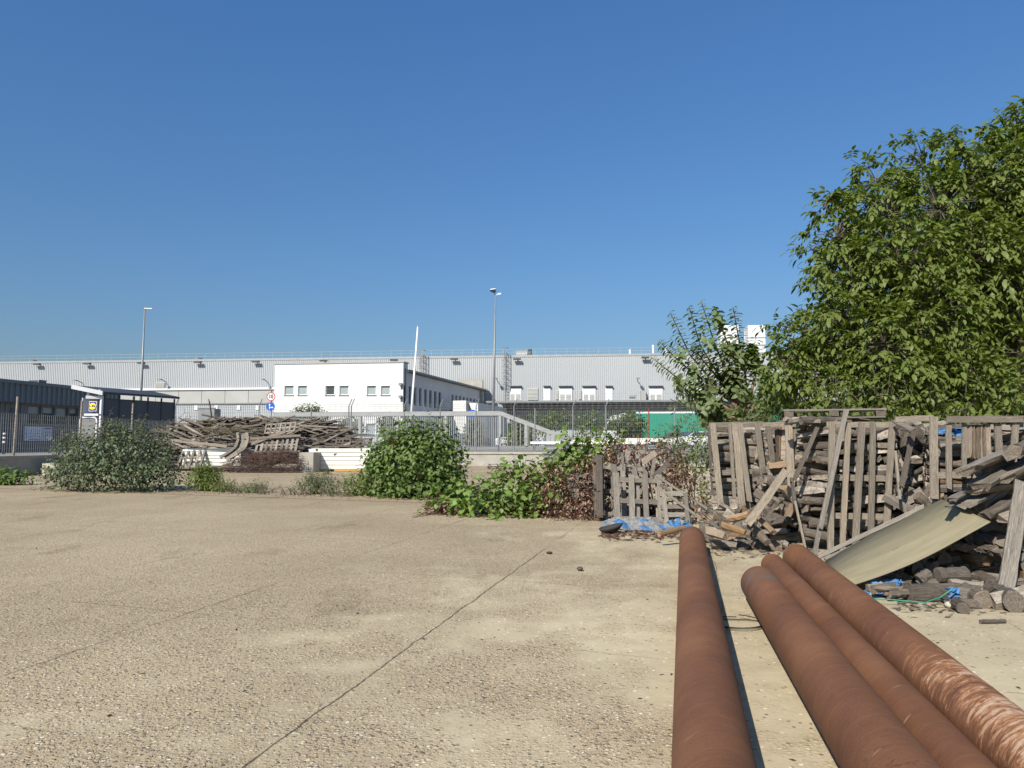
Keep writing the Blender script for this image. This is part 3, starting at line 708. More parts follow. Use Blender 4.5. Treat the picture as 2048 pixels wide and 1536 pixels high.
# air conditioner frame on the gatehouse roof
ac = thing('roof_unit', 'small dark framed machine on the gatehouse roof', 'machine', gp(83, 772, -1.5))
a = gp(75, 774, -1.5); c = gp(92, 761, -1.5); wd = (c - a).dot(GD); hh = c.z - a.z
b = MB(); b.obox(a + GD * wd * .06 - GN * .8 + V((0, 0, hh * .1)), GD * wd * .88, GN * .8, V((0, 0, hh * .78))); b.build('coil', M['darkmetal'], ac)
b = MB()
for k in (.2, .5, .75): b.obox(a + GN * .005 + V((0, 0, hh * k)), GD * wd, GN * .06, V((0, 0, hh * .09)))
b.obox(a - GN * .85 + V((0, 0, hh * .9)), GD * wd, GN * .95, V((0, 0, hh * .1)))
for k in (0, .93): b.obox(a + GD * wd * k + GN * .003, GD * wd * .07, GN * .05, V((0, 0, hh * .89)))
b.build('frame', M['galvlight'], ac)

# ================================================================== SHELTER with the logo sign
sh = thing('shelter', 'dark grey panelled shelter with a sloping roof and white end frame', 'shelter', at(275, 890, 48))
S0 = at(205, 885, 46.0); S1 = at(346, 885, 51.0); S0.z = S1.z = PZ
SD = (S1 - S0).normalized(); SN = V((SD.y, -SD.x, 0)); SLn = (S1 - S0).length
ED = V((-.93, -.36, 0)).normalized()                # the open end runs back to the left
ED = (at(160, 885, 45.4) - at(205, 885, 46.0)); ED.z = 0; ELn = ED.length; ED.normalize()
def sp_(px, py, off=0): return onplane(px, py, S0 + SN * off, SN)
ze = sp_(230, 790).z; ztop = sp_(205, 796.5).z; zr = at(157, 776, 45.4).z
np_ = 5
b = MB()
for i in range(np_):
    b.obox(S0 + SD * (SLn * i / np_ + .03), SD * (SLn / np_ - .06), SN * -.05, V((0, 0, ztop - PZ)))
b.build('wall_panel', M['anthracite'], sh)
b = MB()
for i in range(np_ + 1): b.obox(S0 + SD * (SLn * i / np_ - .03) - SN * .06, SD * .06, SN * .1, V((0, 0, ze - PZ)))
for zz in (.32, .62, 1.0): b.obox(S0 + V((0, 0, (ztop - PZ) * zz - .04)) + SN * .003, SD * SLn, SN * .03, V((0, 0, .05)))
b.build('post', M['darkmetal'], sh)
b = MB(); b.obox(S0 + ED * ELn, SD * SLn, ED * -.05, V((0, 0, ztop - PZ))); b.build('back_wall', M['white'], sh)
# roof plane: high along the back-left edge, low along the long face
r0 = S0 + SN * .25 + SD * -.3; r1 = S1 + SN * .25 + SD * .2; r2 = S1 + ED * (ELn + .3) + SD * .2; r3 = S0 + ED * (ELn + .3) + SD * -.3
for r_, z_ in ((r0, ze), (r1, ze), (r2, zr), (r3, zr)): r_.z = z_
b = MB(); b.hexa([r0, r1, r2, r3] + [q + V((0, 0, .14)) for q in (r0, r1, r2, r3)]); b.build('roof', M['darkmetal'], sh)
b = MB(); k = SD * -.06; b.hexa([r0 + k - V((0, 0, .08)), r0 - SD * .003 - V((0, 0, .08)), r3 - SD * .003 - V((0, 0, .08)), r3 + k - V((0, 0, .08)), r0 + k + V((0, 0, .17)), r0 - SD * .003 + V((0, 0, .17)), r3 - SD * .003 + V((0, 0, .17)), r3 + k + V((0, 0, .17))]); b.build('verge', M['white'], sh)
b = MB(); q = S0 - SD * .1
b.obox(q + SN * .06, SD * -.14, SN * -.14, V((0, 0, ztop - PZ + .15)))
b.obox(q + SN * .05 + V((0, 0, ztop - PZ - .05)), SD * -.12, ED * ELn * .72, V((0, 0, .18)))
for kk in (.08, .6): b.obox(q + ED * ELn * kk + V((0, 0, ztop - PZ + .131)), SD * -.08, ED * .1, V((0, 0, .4)))
b.build('end_frame', M['white'], sh)
# turnstile-like white frame standing under the sign
tf = thing('door_frame', 'white rounded door frame with a grey panel at the open end of the shelter', 'frame', at(178, 890, 44.8))
a = at(161, 835, 44.8); c = at(194, 835, 44.8); W2 = c.x - a.x
P = [V((a.x, 44.8, PZ)), V((a.x, 44.8, a.z - .12)), V((a.x + .12, 44.8, a.z)), V((c.x - .12, 44.8, a.z)), V((c.x, 44.8, a.z - .12)), V((c.x, 44.8, PZ))]
b = MB(); b.tube(P, .06, 8); b.build('frame', M['white'], tf)
b = MB(); b.box((a.x + .08, 44.78, PZ + .2), (c.x - .08, 44.82, a.z - .1)); b.build('panel', M['greypanel'], tf)
b = MB(); d0 = at(172, 831.5, 44.9); d1 = at(200, 827.5, 44.9); b.box((d0.x, 44.7, d0.z), (d1.x, 45.0, d1.z)); b.build('lintel', M['white'], tf)

def text(name, body, size, M4, mat, parent, ext=.004, sx=1.0, bold=0.0):
    cu = bpy.data.curves.new(name, 'FONT'); cu.body = body; cu.size = size; cu.align_x = 'CENTER'; cu.align_y = 'CENTER'; cu.extrude = ext; cu.offset = bold
    o = bpy.data.objects.new(name, cu); COL.objects.link(o)
    dg = bpy.context.evaluated_depsgraph_get(); me = bpy.data.meshes.new_from_object(o.evaluated_get(dg))
    bpy.data.objects.remove(o); bpy.data.curves.remove(cu); me.name = name; me.materials.clear()
    return link(name, me, mat, parent, M4 @ Matrix.Diagonal((sx, 1, 1, 1)))
def facing(p, d, n):   # local X along d, local Y up, local Z along n
    d, n = V(d).normalized(), V(n).normalized(); u = n.cross(d)
    m = Matrix((d, u, n)).transposed().to_4x4(); m.translation = p; return m
lg = thing('logo_sign', 'square blue shop logo sign with a yellow disc, on the white shelter frame', 'sign', at(188, 813, 44.6))
a = at(177.5, 822.5, 44.6); c = at(193.5, 802.5, 44.6); s = c.x - a.x; hh = c.z - a.z; ctr = V(((a.x + c.x) / 2, 44.6, (a.z + c.z) / 2)); F = V((0, -1, 0))
b = MB(); b.box((a.x, 44.6, a.z), (c.x, 44.72, c.z)); b.build('border', M['white'], lg)
b = MB(); b.box((a.x + .03, 44.59, a.z + .03), (c.x - .03, 44.598, c.z - .03)); b.build('panel', M['logoblue'], lg)
b = MB(); b.disc(ctr + F * .02, F, s * .47, th=.006); b.build('ring', M['red'], lg)
b = MB(); b.disc(ctr + F * .026, F, s * .43, th=.005); b.build('disc', M['yellow'], lg)
Mt = facing(ctr + F * .03, (1, 0, 0), F)
text('lettering', 'L  DL', s * .36, Mt, M['logoblue'], lg, sx=.95, bold=.012)
text('lettering', 'i', s * .38, Mt @ Matrix.Translation((-s * .045, .01, 0)), M['red'], lg, bold=.012)
b = MB(); b.tube([V((ctr.x, 44.68, a.z)), V((ctr.x, 44.85, d1.z))], .05, 8); b.build('post', M['darkmetal'], lg)
# ================================================================== LAMPS, POLES, SIGNS
t = thing('lamp_post', 'tapered grey lamp post rising behind the dark shelter on the left', 'lamp post', at(278, 885, 62), 'tall lamp posts')
p0, p1 = at(278, 885, 62), at(289.5, 618, 62); p0.z = PZ
b = MB(); b.tube([p0, p1], [.13, .055], 10); b.build('pole', M['galv'], t, True)
b = MB(); b.tube([p1 - V((0, 0, .15)), p1 + V((.1, 0, .02)), p1 + V((.35, 0, .04))], .04, 6); b.build('arm', M['galv'], t)
b = MB(); q = p1 + V((.1, 0, .02)); b.hexa([q + V(x) for x in ((-.1, -.12, -.04), (.55, -.07, -.02), (.55, .07, -.02), (-.1, .12, -.04), (-.1, -.1, .07), (.55, -.05, .05), (.55, .05, .05), (-.1, .1, .07))]); b.build('lamp_head', M['galv'], t)
t = thing('lamp_post', 'tallest grey lamp post, with a broad lamp head and a small camera, in the centre', 'lamp post', at(985, 885, 64), 'tall lamp posts')
p0, p1 = at(985, 885, 64), at(991, 590, 64); p0.z = PZ
b = MB(); b.tube([p0, p1], [.14, .06], 10); b.build('pole', M['galv'], t, True)
b = MB(); q = at(987, 584, 64); b.tube([p1 - V((0, 0, .1)), p1 + V((-.1, 0, .2)), q], .045, 6); b.build('arm', M['darkmetal'], t)
b = MB(); q = at(986, 580.5, 64); b.hexa([q + V(x) for x in ((-.12, -.2, -.16), (.26, -.2, -.14), (.26, .2, -.14), (-.12, .2, -.16), (-.25, -.28, -.02), (.24, -.28, .05), (.24, .28, .05), (-.25, .28, -.02))]); h = b.build('lamp_head', M['darkmetal'], t)
b = MB(); b.hexa([q + V(x) for x in ((-.26, -.29, -.016), (.25, -.29, .054), (.25, .29, .054), (-.26, .29, -.016), (-.2, -.2, .08), (.2, -.2, .12), (.2, .2, .12), (-.2, .2, .08))]); b.build('hood', M['white'], h)
b = MB(); q = at(995, 588.5, 64); b.tube([p1 - V((0, 0, .05)), q], .03, 6); b.obox(q + V((0, -.1, -.06)), V((.3, 0, .04)), V((0, .14, 0)), V((0, 0, .13))); b.build('camera', M['white'], t)
p0, p1 = at(817.5, 885, 58), at(835.5, 653, 58); p0.z = PZ
t = thing('flagpole', 'bare white flagpole leaning to the right in front of the office corner', 'flagpole', p0)
b = MB(); b.tube([p0, (p0 + p1) / 2, p1], [.11, .09, .055], 10); b.build('pole', M['white'], t, True)
b = MB(); b.tube([p1, p1 + V((0, 0, .08))], [.08, .05], 10); b.build('finial', M['galv'], t)
# road signs on one post
t = thing('road_sign', 'grey post carrying a round 10 limit sign above a round blue arrow sign', 'road sign', at(542, 890, 53))
a = at(542, 890, 53); a.z = PZ; b = MB(); c = at(542, 781, 53.0); b.tube([a + V((0, .08, 0)), c + V((0, .08, 0))], .035, 8); b.build('post', M['galv'], t)
F = V((0, -1, 0)); q = at(542, 793.3, 53); r = 8.7 * 53 / FPX
b = MB(); b.disc(q, F, r, th=.02); d = b.build('limit_disc', M['red'], t)
b = MB(); b.disc(q + F * .006, F, r * .80, th=.008); b.build('face', M['white'], d)
text('number', '10', r * 1.25, facing(q + F * .012, (1, 0, 0), F), M['black'], d, sx=.85, bold=.012)
q = at(541, 813, 53); b = MB(); b.disc(q, F, r * .98, th=.02); d = b.build('arrow_disc', M['signblue'], t)
b = MB(); k = r
def quad2(P): b.hexa([q + V((x * k, -.004, z * k)) for x, z in P[:4]] + [q + V((x * k, -.012, z * k)) for x, z in P[:4]])
quad2([(-.30, -.62), (-.14, -.62), (-.14, .36), (-.30, .36)]); quad2([(-.46, .30), (-.22, .72), (-.215, .72), (.02, .30)])
quad2([(-.135, -.30), (.34, -.30), (.34, -.14), (-.135, -.14)]); quad2([(.32, -.46), (.72, -.225), (.72, -.22), (.32, .02)])
b.build('arrow', M['white'], d)
t = thing('blue_disc_sign', 'round blue traffic sign behind the gate beam under the white canopy end', 'road sign', at(945, 880, 70))
q = at(944.5, 829, 70); b = MB(); b.disc(q, F, 10 * 70 / FPX, th=.02); b.build('disc', M['signblue'], t)
b = MB(); b.disc(q + F * .004, F, 10.6 * 70 / FPX, th=.002) if False else None
b.tube([V((q.x, 70.1, PZ)), V((q.x, 70.1, q.z + .3))], .04, 8); b.build('post', M['galv'], t)

# ================================================================== BOLLARDS on the wall
bol = []
def bollard(px0, py0, py1, z, lab, first=[None]):
    p = at(px0, py0, z); p.z = PZ + .02
    if first[0] is None:
        t = thing('bollard', lab, 'bollard', p, 'striped bollards on the wall'); h = 1.12
        b = MB(); b.tube([p, p + V((0, 0, h))], .075, 12); b.tube([p + V((0, 0, h)), p + V((0, 0, h + .04))], [.075, .03], 12); b.build('tube', M['black'], t)
        for k in (.55, .75, .95):
            b = MB(); b.tube([p + V((0, 0, h * k)), p + V((0, 0, h * k + .09))], .078, 12); b.build('band', M['white'], t)
        first[0] = t; return
    s = first[0]; c = s.copy(); COL.objects.link(c); c.location = p; c['label'] = lab
    for ch in s.children:
        d = ch.copy(); COL.objects.link(d); d.parent = c
for px, z, lab in ((7, 40.5, 'left bollard of the pair at the very left edge'), (13.5, 40.5, 'right bollard of the pair at the very left edge'),
                   (56.5, 41.5, 'left bollard of the pair in front of the notice board'), (63, 41.5, 'right bollard of the pair in front of the notice board'),
                   (110, 42.5, 'single one beside the silver leaved bush')):
    bollard(px, 905, 866, z, 'black bollard with white bands, ' + lab)
# ================================================================== MESH FENCE
fence = thing('mesh_fence', 'tall welded wire mesh fence with cranked posts along the top of the wall', 'fence', LW1, None)
FZ = PZ + .02
fd = (BW1 - LW1).normalized(); fn = V((fd.y, -fd.x, 0)); fo = LW1 - fn * .2
def fpt(px, py): return onplane(px, py, fo, fn)
ftop = fpt(800, 822).z
f0, f1 = (fpt(346, 860) - fo).dot(fd), (fpt(1480, 860) - fo).dot(fd)
b = MB(); s = f0
while s < f1:
    p = fo + fd * s; p.z = FZ + .05; b.tube([p, V((p.x, p.y, ftop))], .006, 3, False); s += .13
k = 0.15
while FZ + k < ftop:
    p = fo + fd * f0; p.z = FZ + k; q = fo + fd * f1; q.z = FZ + k; b.tube([p, q], .007, 3, False); k += .26
w_ = b.build('wire_mesh', M['wire'], fence)
b = MB()
for k in (.16, .34, .5):
    p = fo + fd * f0 - fn * -(.0 + k * .3); p.z = ftop + k * .9; q = p + fd * (f1 - f0); b.tube([p, q], .008, 3, False)
    s = f0
    while s < f1:
        c = p + fd * (s - f0); b.beam(c - fd * .05 - V((0, 0, .04)), c + fd * .05 + V((0, 0, .04)), .012, .012); s += .4
b.build('barbed_wire', M['wire'], fence)
def fpost(px, rusty=False, arm=True, ytop=815):
    p = fpt(px, 860); p.z = FZ - .1; h = fpt(px, ytop).z - p.z
    b = MB(); q = p + V((0, 0, h)); b.tube([p, q], .045, 6)
    if arm: b.tube([q, q + fn * .0 + fd * .22 + V((0, 0, .5))], .035, 6)
    b.build('post', M['galv'] if not rusty else M['redbrown'], fence)
for px in (349, 517, 622, 697, 702, 808, 880, 952, 1028, 1070, 1146, 1212, 1298, 1350, 1410): fpost(px, px == 1298, px not in (622, 1070, 1298, 1350), 812 if px not in (622, 1070, 1298) else 816)
# fence in front of the gatehouse, standing on the left wall
fence2 = thing('mesh_fence', 'open mesh fence with three weathered posts in front of the gatehouse windows', 'fence', at(28, 905, 41.2))
ld = (LW1 - LW0).normalized(); ln = V((ld.y, -ld.x, 0)); lo = LW0 - ln * .25
def lpt(px, py): return onplane(px, py, lo, ln)
e0, e1 = (lpt(-60, 890) - lo).dot(ld), (lpt(346, 890) - lo).dot(ld)
for px, ytop in ((28, 793), (158, 801), (261, 806)):
    p = lpt(px, 890); p.z = FZ - .08; tp = lpt(px, ytop); b = MB(); b.tube([p, V((p.x + .06, p.y, tp.z))], .055, 7); b.build('post', M['greywood'], fence2)
b = MB(); s = e0
while s < e1:
    p = lo + ld * s; p.z = FZ; b.tube([p, V((p.x, p.y, FZ + 2.0))], .0055, 3, False); s += .14
for k in np.arange(.1, 2.05, .24):
    p = lo + ld * e0; p.z = FZ + k; q = lo + ld * e1; q.z = FZ + k; b.tube([p, q], .0055, 3, False)
b.build('wire_mesh', M['wire'], fence2)

# ================================================================== SLIDING GATE
gz = 56.0
gate = thing('sliding_gate', 'long grey sliding gate of vertical bars under a thick beam with a sloping tail', 'gate', at(760, 893, gz))
ga, gb = at(548, 829, gz + 1.0), at(1001, 829, gz - 1.4)
gd_ = (gb - ga); gd_.z = 0; gL = gd_.length; gd_.normalize(); gn_ = V((gd_.y, -gd_.x, 0))
zb_ = PZ + .25; zt_ = ga.z
def bar(b, s, z0, z1, w=.05): 
    p = V((ga.x, ga.y, 0)) + gd_ * s; b.obox(p - gd_ * w / 2 - gn_ * w / 2 + V((0, 0, z0)), gd_ * w, gn_ * w, V((0, 0, z1 - z0)))
b = MB(); p = V((ga.x, ga.y, zt_)); b.obox(p - gn_ * .12 - V((0, 0, .18)), gd_ * gL, gn_ * .24, V((0, 0, .34))); b.build('top_beam', M['galvlight'], gate)
b = MB(); p = V((ga.x, ga.y, zb_)); b.obox(p - gn_ * .1 - V((0, 0, .2)), gd_ * gL, gn_ * .2, V((0, 0, .3))); b.build('bottom_beam', M['galv'], gate)
b = MB(); s = .15
while s < gL: bar(b, s, zb_ + .1, zt_ - .18, .045); s += .155
b.build('bars', M['galvlight'], gate)
for px in (645, 725, 800, 895, 1000):
    s = (px - 548) / (1001 - 548) * gL; b = MB(); bar(b, s, zb_ + .1, zt_ - .18, .2); b.build('upright', M['galvlight'], gate)
q0 = V((ga.x, ga.y, zt_)) + gd_ * gL; q1 = at(1152, 884, gz - 2.2)
b = MB(); b.beam(q0, q1, .22, .30); b.build('sloping_beam', M['galvlight'], gate)
b = MB(); p = V((q0.x, q0.y, zb_)); q = V((q1.x, q1.y, zb_)); b.beam(p, q, .2, .3); b.build('tail_beam', M['galv'], gate)
b = MB(); s = .2; tl = V((q1.x - q0.x, q1.y - q0.y, 0)); TL = tl.length; tl.normalize()
while s < TL - .6:
    f = s / TL; z1 = q0.z + (q1.z - q0.z) * f - .15; c = V((q0.x, q0.y, 0)) + tl * s; b.obox(c + V((0, 0, zb_ + .15)), tl * .045, gn_ * .045, V((0, 0, max(.05, z1 - zb_ - .15)))); s += .31
b.build('tail_bars', M['galvlight'], gate)
b = MB(); f = .33; c = V((q0.x, q0.y, 0)) + tl * TL * f; z1 = q0.z + (q1.z - q0.z) * f - .15; b.obox(c + V((0, 0, zb_ + .15)), tl * .2, gn_ * .18, V((0, 0, z1 - zb_ - .15))); b.build('upright', M['galvlight'], gate)
# green mesh screen hanging inside the gate's end
# ================================================================== LORRY AND CARS
def wheel(parent, c, r, wd, axis):
    b = MB(); b.tube([V(c) - V(axis) * wd / 2, V(c) + V(axis) * wd / 2], r, 20); w = b.build('wheel', M['tyre'], parent)
    b = MB(); b.tube([V(c) - V(axis) * (wd / 2 + .01), V(c) + V(axis) * (wd / 2 + .01)], r * .6, 16); b.build('rim', M['galvlight'], w)
tz = 74.0; P0 = at(1273, 880, tz); P0.z = PZ
lorry = thing('lorry', 'white lorry with a green curtain sided trailer parked behind the mesh fence', 'lorry', P0)
tl_ = V((1, -.10, 0)).normalized(); tn_ = V((tl_.y, -tl_.x, 0))
ztp = at(1300, 827, tz).z
b = MB(); b.obox(P0 - tn_ * 2.5 + V((0, 0, 1.15)), tl_ * 13.6, tn_ * 2.5, V((0, 0, ztp - PZ - 1.15))); b.build('trailer_body', M['green'], lorry)
b = MB(); b.obox(P0 - tn_ * 2.52 + V((0, 0, ztp - PZ + .002)), tl_ * 13.62, tn_ * 2.56, V((0, 0, .16))); b.build('roof_rail', M['bevelwhite'], lorry)
b = MB(); b.obox(P0 - tn_ * 2.5 + V((0, 0, 1.0)), tl_ * 13.6, tn_ * 2.53, V((0, 0, .148))); b.build('chassis', M['galv'], lorry)
b = MB()
for k in (0, 3.4, 6.8, 10.2): b.obox(P0 + tl_ * (k + .02) + tn_ * .004 + V((0, 0, 1.16)), tl_ * .1, tn_ * .03, V((0, 0, ztp - PZ - 1.17)))
b.build('curtain_strap', M['green'], lorry)
for k in (9.2, 10.5, 11.8): wheel(lorry, P0 + tl_ * k + V((0, 0, .5)) - tn_ * .2, .5, .35, tn_)
C0 = P0 - tl_ * 3.2
b = MB()   # cab profile: blunt nose, slanted windscreen and a wind deflector rising to the trailer roof
prof = [(0, .5), (-.05, 1.9), (.35, 3.0), (.75, 3.25), (2.3, ztp - PZ + .1), (2.5, 2.9), (2.5, .5)]
n = len(prof); i0 = b.pts([C0 - tn_ * .02 + tl_ * x + V((0, 0, z)) for x, z in prof]); i1 = b.pts([C0 - tn_ * 2.4 + tl_ * x + V((0, 0, z)) for x, z in prof])
b.face(range(i0, i0 + n)); b.face(list(range(i1, i1 + n))[::-1])
for i in range(n): b.face((i0 + i, i1 + i, i1 + (i + 1) % n, i0 + (i + 1) % n))
cab = b.build('cab', M['carwhite'], lorry)
b = MB(); q = C0 + tn_ * .0; b.hexa([q + tl_ * x + tn_ * y + V((0, 0, z)) for y in (-.015, .012) for x, z in ((.25, 1.85), (1.35, 1.85), (1.35, 2.75), (.5, 2.75))]); b.build('side_window', M['glass'], cab)
wheel(lorry, C0 + tl_ * 1.1 + V((0, 0, .5)) - tn_ * .15, .5, .35, tn_)
def car(label, px, z, mat, yaw, L=4.3, H=1.5, grp=None):
    p = at(px, 880, z); p.z = PZ; t = thing('parked_car', label, 'car', p, grp)
    d = V((math.cos(yaw), math.sin(yaw), 0)); n = V((d.y, -d.x, 0)); W = 1.75
    pr = [(-.5, .28), (-.5, .62), (-.44, .70), (-.24, .76), (-.12, .98), (.18, 1.0), (.36, .76), (.49, .70), (.5, .28)]
    b = MB(); k = len(pr); pts = []
    for s in (-.5, .5):
        pts.append(b.pts([p + d * (x * L) + n * (W * s * (1 if z_ < .8 else .82)) + V((0, 0, z_ * H)) for x, z_ in pr]))
    i0, i1 = pts
    b.face(list(range(i0, i0 + k))[::-1]); b.face(range(i1, i1 + k))
    for i in range(k): b.face((i0 + i, i0 + (i + 1) % k, i1 + (i + 1) % k, i1 + i))
    body = b.build('body', mat, t, bevel=.04)
    for s in (-1, 1):
        b = MB(); y0 = W * .5 * s; 
        b.hexa([p + d * (x * L) + n * (y + .012 * s) + V((0, 0, z_ * H)) for yy in (0, .02 * s) for x, z_, y in ((-.20, .77, y0 * .98 + yy), (.32, .77, y0 * .98 + yy), (.17, .955, y0 * .84 + yy), (-.11, .955, y0 * .84 + yy))]); b.build('side_window', M['glass'], body)
    for a0, a1 in ((-.235, -.125), (.35, .19)):
        b = MB(); sgn = 1 if a0 > 0 else -1
        b.hexa([p + d * ((x + .006 * sgn) * L) + n * (W * y) + V((0, 0, z_ * H + dz)) for dz in (.0, .03) for x, z_, y in ((a0, .78, -.40), (a0, .78, .40), (a1, .97, .36), (a1, .97, -.36))]); b.build('windscreen' if a0 < 0 else 'rear_window', M['glass'], body)
    for x in (-.31, .31):
        for s in (-1, 1): wheel(t, p + d * (x * L) + n * (W * .47 * s) + V((0, 0, .31)), .31, .2, n)
    return t
car('white car parked behind the gate just right of the dark wood pile', 722, 66, M['carwhite'], .2)
car('white car parked behind the gate left of the big green bush', 772, 69, M['carwhite'], .1)
car('dark grey car behind the gate to the right of the green bush', 935, 68, M['cargrey'], .05)
car('white car behind the sloping tail of the gate', 1040, 67, M['carwhite'], -.1)
car('dark car in front of the green lorry trailer', 1352, 62, M['cargrey'], -.05)
car('white car in front of the green lorry trailer near the stacked bales', 1395, 58, M['carwhite'], .1)
# dark red crate standing behind the bush
p = at(787, 885, 52); p.z = PZ; t = thing('crate', 'red brown plastic crate peeping out behind the big green bush', 'crate', p)
a = at(775, 900, 52.4); c = at(797, 881, 52.4); b = MB(); b.box((a.x, 52.4, PZ + .02), (c.x, 53.2, c.z)); k = b.build('body', M['redbrown'], t)
b = MB()
for i in range(4): b.box((a.x - .02, 52.36, PZ + .1 + i * .22), (c.x + .02, 52.395, PZ + .18 + i * .22))
b.build('rib', M['redbrown'], t)

# ================================================================== WHITE SHEET STACKS, CULVERT, RING
def sheetstack(label, x0, x1, z, y0, y1, n, name='sheet_stack'):
    a = at(x0, y1, z); c = at(x1, y0, z); a.z = max(.02, a.z)
    t = thing(name, label, 'panel stack', V((a.x, z, 0)), 'stacked white panels')
    h = (c.z - a.z) / n
    for i in range(n):
        j = U(-.03, .03); b = MB(); b.box((a.x + j, z + U(0, .03), a.z + h * i + .03), (c.x + j, z + 1.2, a.z + h * (i + 1))); b.box((a.x + j + .03, z + .16, a.z + h * i), (c.x + j - .03, z + 1.17, a.z + h * i + .029)); b.build('panel', M['sheetwhite'], t)
    return t, a, c
sheetstack('stack of white ribbed panels under the middle of the dark wood pile', 364, 482, 41.0, 897, 932, 5)
t, a, c = sheetstack('stack of white ribbed panels lying behind the concrete box, on an orange timber', 615, 745, 41.5, 897, 939, 5)
sheetstack('stack of white ribbed panels mostly behind the big green bush', 748, 882, 41.8, 899, 937, 5)
b = MB(); b.box((at(668, 940, 41.2).x, 41.2, .02), (at(728, 940, 41.2).x, 41.42, .16)); b.build('bearer', M['orange'], t)
# concrete box with a ring mark
p = gnd(597, 945); z = p.y; a = at(597, 945, z); c = at(627, 905, z); q = at(651, 940, z + 1.6)
t = thing('concrete_box', 'square precast concrete box with a round ring mark on its front', 'concrete box', V((a.x, z, 0)))
W_ = c.x - a.x; H_ = c.z; dv = V((at(651, 940, z + 2.0).x - c.x, 2.0, 0))
def cb(x, z_, k): return V((a.x + x * W_, z, z_ * H_)) + dv * k
b = MB(); tw = .09
for (x0, x1, z0, z1) in ((0, 1, 0, tw), (0, 1, 1 - tw, 1), (0, tw, tw, 1 - tw), (1 - tw, 1, tw, 1 - tw)):
    b.hexa([cb(x0, z0, .06), cb(x1, z0, .06), cb(x1, z0, 1), cb(x0, z0, 1), cb(x0, z1, .06), cb(x1, z1, .06), cb(x1, z1, 1), cb(x0, z1, 1)])
b.hexa([cb(0, 0, 0), cb(1, 0, 0), cb(1, 0, .059), cb(0, 0, .059), cb(0, 1, 0), cb(1, 1, 0), cb(1, 1, .059), cb(0, 1, .059)])
b.build('shell', M['culvert'], t)
b = MB(); cc = cb(.38, .53, 0) + V((0, -.012, 0)); P = [cc + V((W_ * .25 * math.cos(x), 0, W_ * .25 * math.sin(x))) for x in np.linspace(0, 2 * math.pi, 33)]; b.tube(P, .014, 5, False); b.build('ring_mark', M['walltop'], t)
# concrete pipe ring on the ground by the wall
p = gnd(95, 951); z = p.y
t = thing('concrete_ring', 'short pale concrete pipe ring lying at the foot of the left wall', 'concrete ring', p)
r = 21 * z / FPX; h = 24 * z / FPX; b = MB(); N_ = 40
for k, (ra, rb) in enumerate(((r, r * .84),)):
    o_ = [V((p.x + r * math.cos(x), z + r + r * math.sin(x), 0)) for x in np.linspace(0, 2 * math.pi, N_, endpoint=False)]
    i_ = [V((p.x + r * .84 * math.cos(x), z + r + r * .84 * math.sin(x), 0)) for x in np.linspace(0, 2 * math.pi, N_, endpoint=False)]
    A = b.pts(o_); B = b.pts([v + V((0, 0, h)) for v in o_]); C_ = b.pts([v + V((0, 0, h)) for v in i_]); D_ = b.pts(i_)
    for i in range(N_):
        j = (i + 1) % N_; b.face((A + i, A + j, B + j, B + i)); b.face((B + i, B + j, C_ + j, C_ + i)); b.face((C_ + i, C_ + j, D_ + j, D_ + i))
b.build('ring', M['pipeconcrete'], t)
# grey metal sheets with white panels on top, on bearers in front of the back wall
z = 46.5; a = at(1086, 922, z); c = at(1450, 889, z)
t = thing('metal_sheet_stack', 'long stack of grey metal sheets under white panels in front of the back wall', 'panel stack', V((a.x, z, 0)))
n = 12; h = (c.z - a.z) / n
for i in range(n):
    x0 = a.x + U(-.25, .35); b = MB(); sag = U(-.02, .02)
    P = [V((x0 + (c.x - x0) * k / 8, z + U(0, .12), a.z + h * i + sag * math.sin(k * .8) + U(-.008, .008))) for k in range(9)]
    for k in range(8): b.hexa([P[k], P[k + 1], P[k + 1] + V((0, 1.1, 0)), P[k] + V((0, 1.1, 0))] + [q + V((0, 0, h * U(.5, .8))) for q in (P[k], P[k + 1], P[k + 1] + V((0, 1.1, 0)), P[k] + V((0, 1.1, 0)))])
    b.build('sheet', M['sheetgrey' if i % 3 else 'galvlight'], t)
for x0, x1, y0, y1 in ((1061, 1300, 883, 888), (1130, 1460, 880, 883.5), (1230, 1470, 876.5, 879.5)):
    b = MB(); p = at(x0, y1, z); q = at(x1, y0, z); b.box((p.x, z - .05, p.z + .005), (q.x, z + 1.1, q.z)); b.build('white_panel', M['sheetwhite'], t)
for px in (1105, 1180, 1260, 1340, 1420):
    q = at(px, 920, z); b = MB(); b.box((q.x, z + .1, .01), (q.x + .16, z + 1, a.z)); b.build('bearer', M['darkwood'], t)

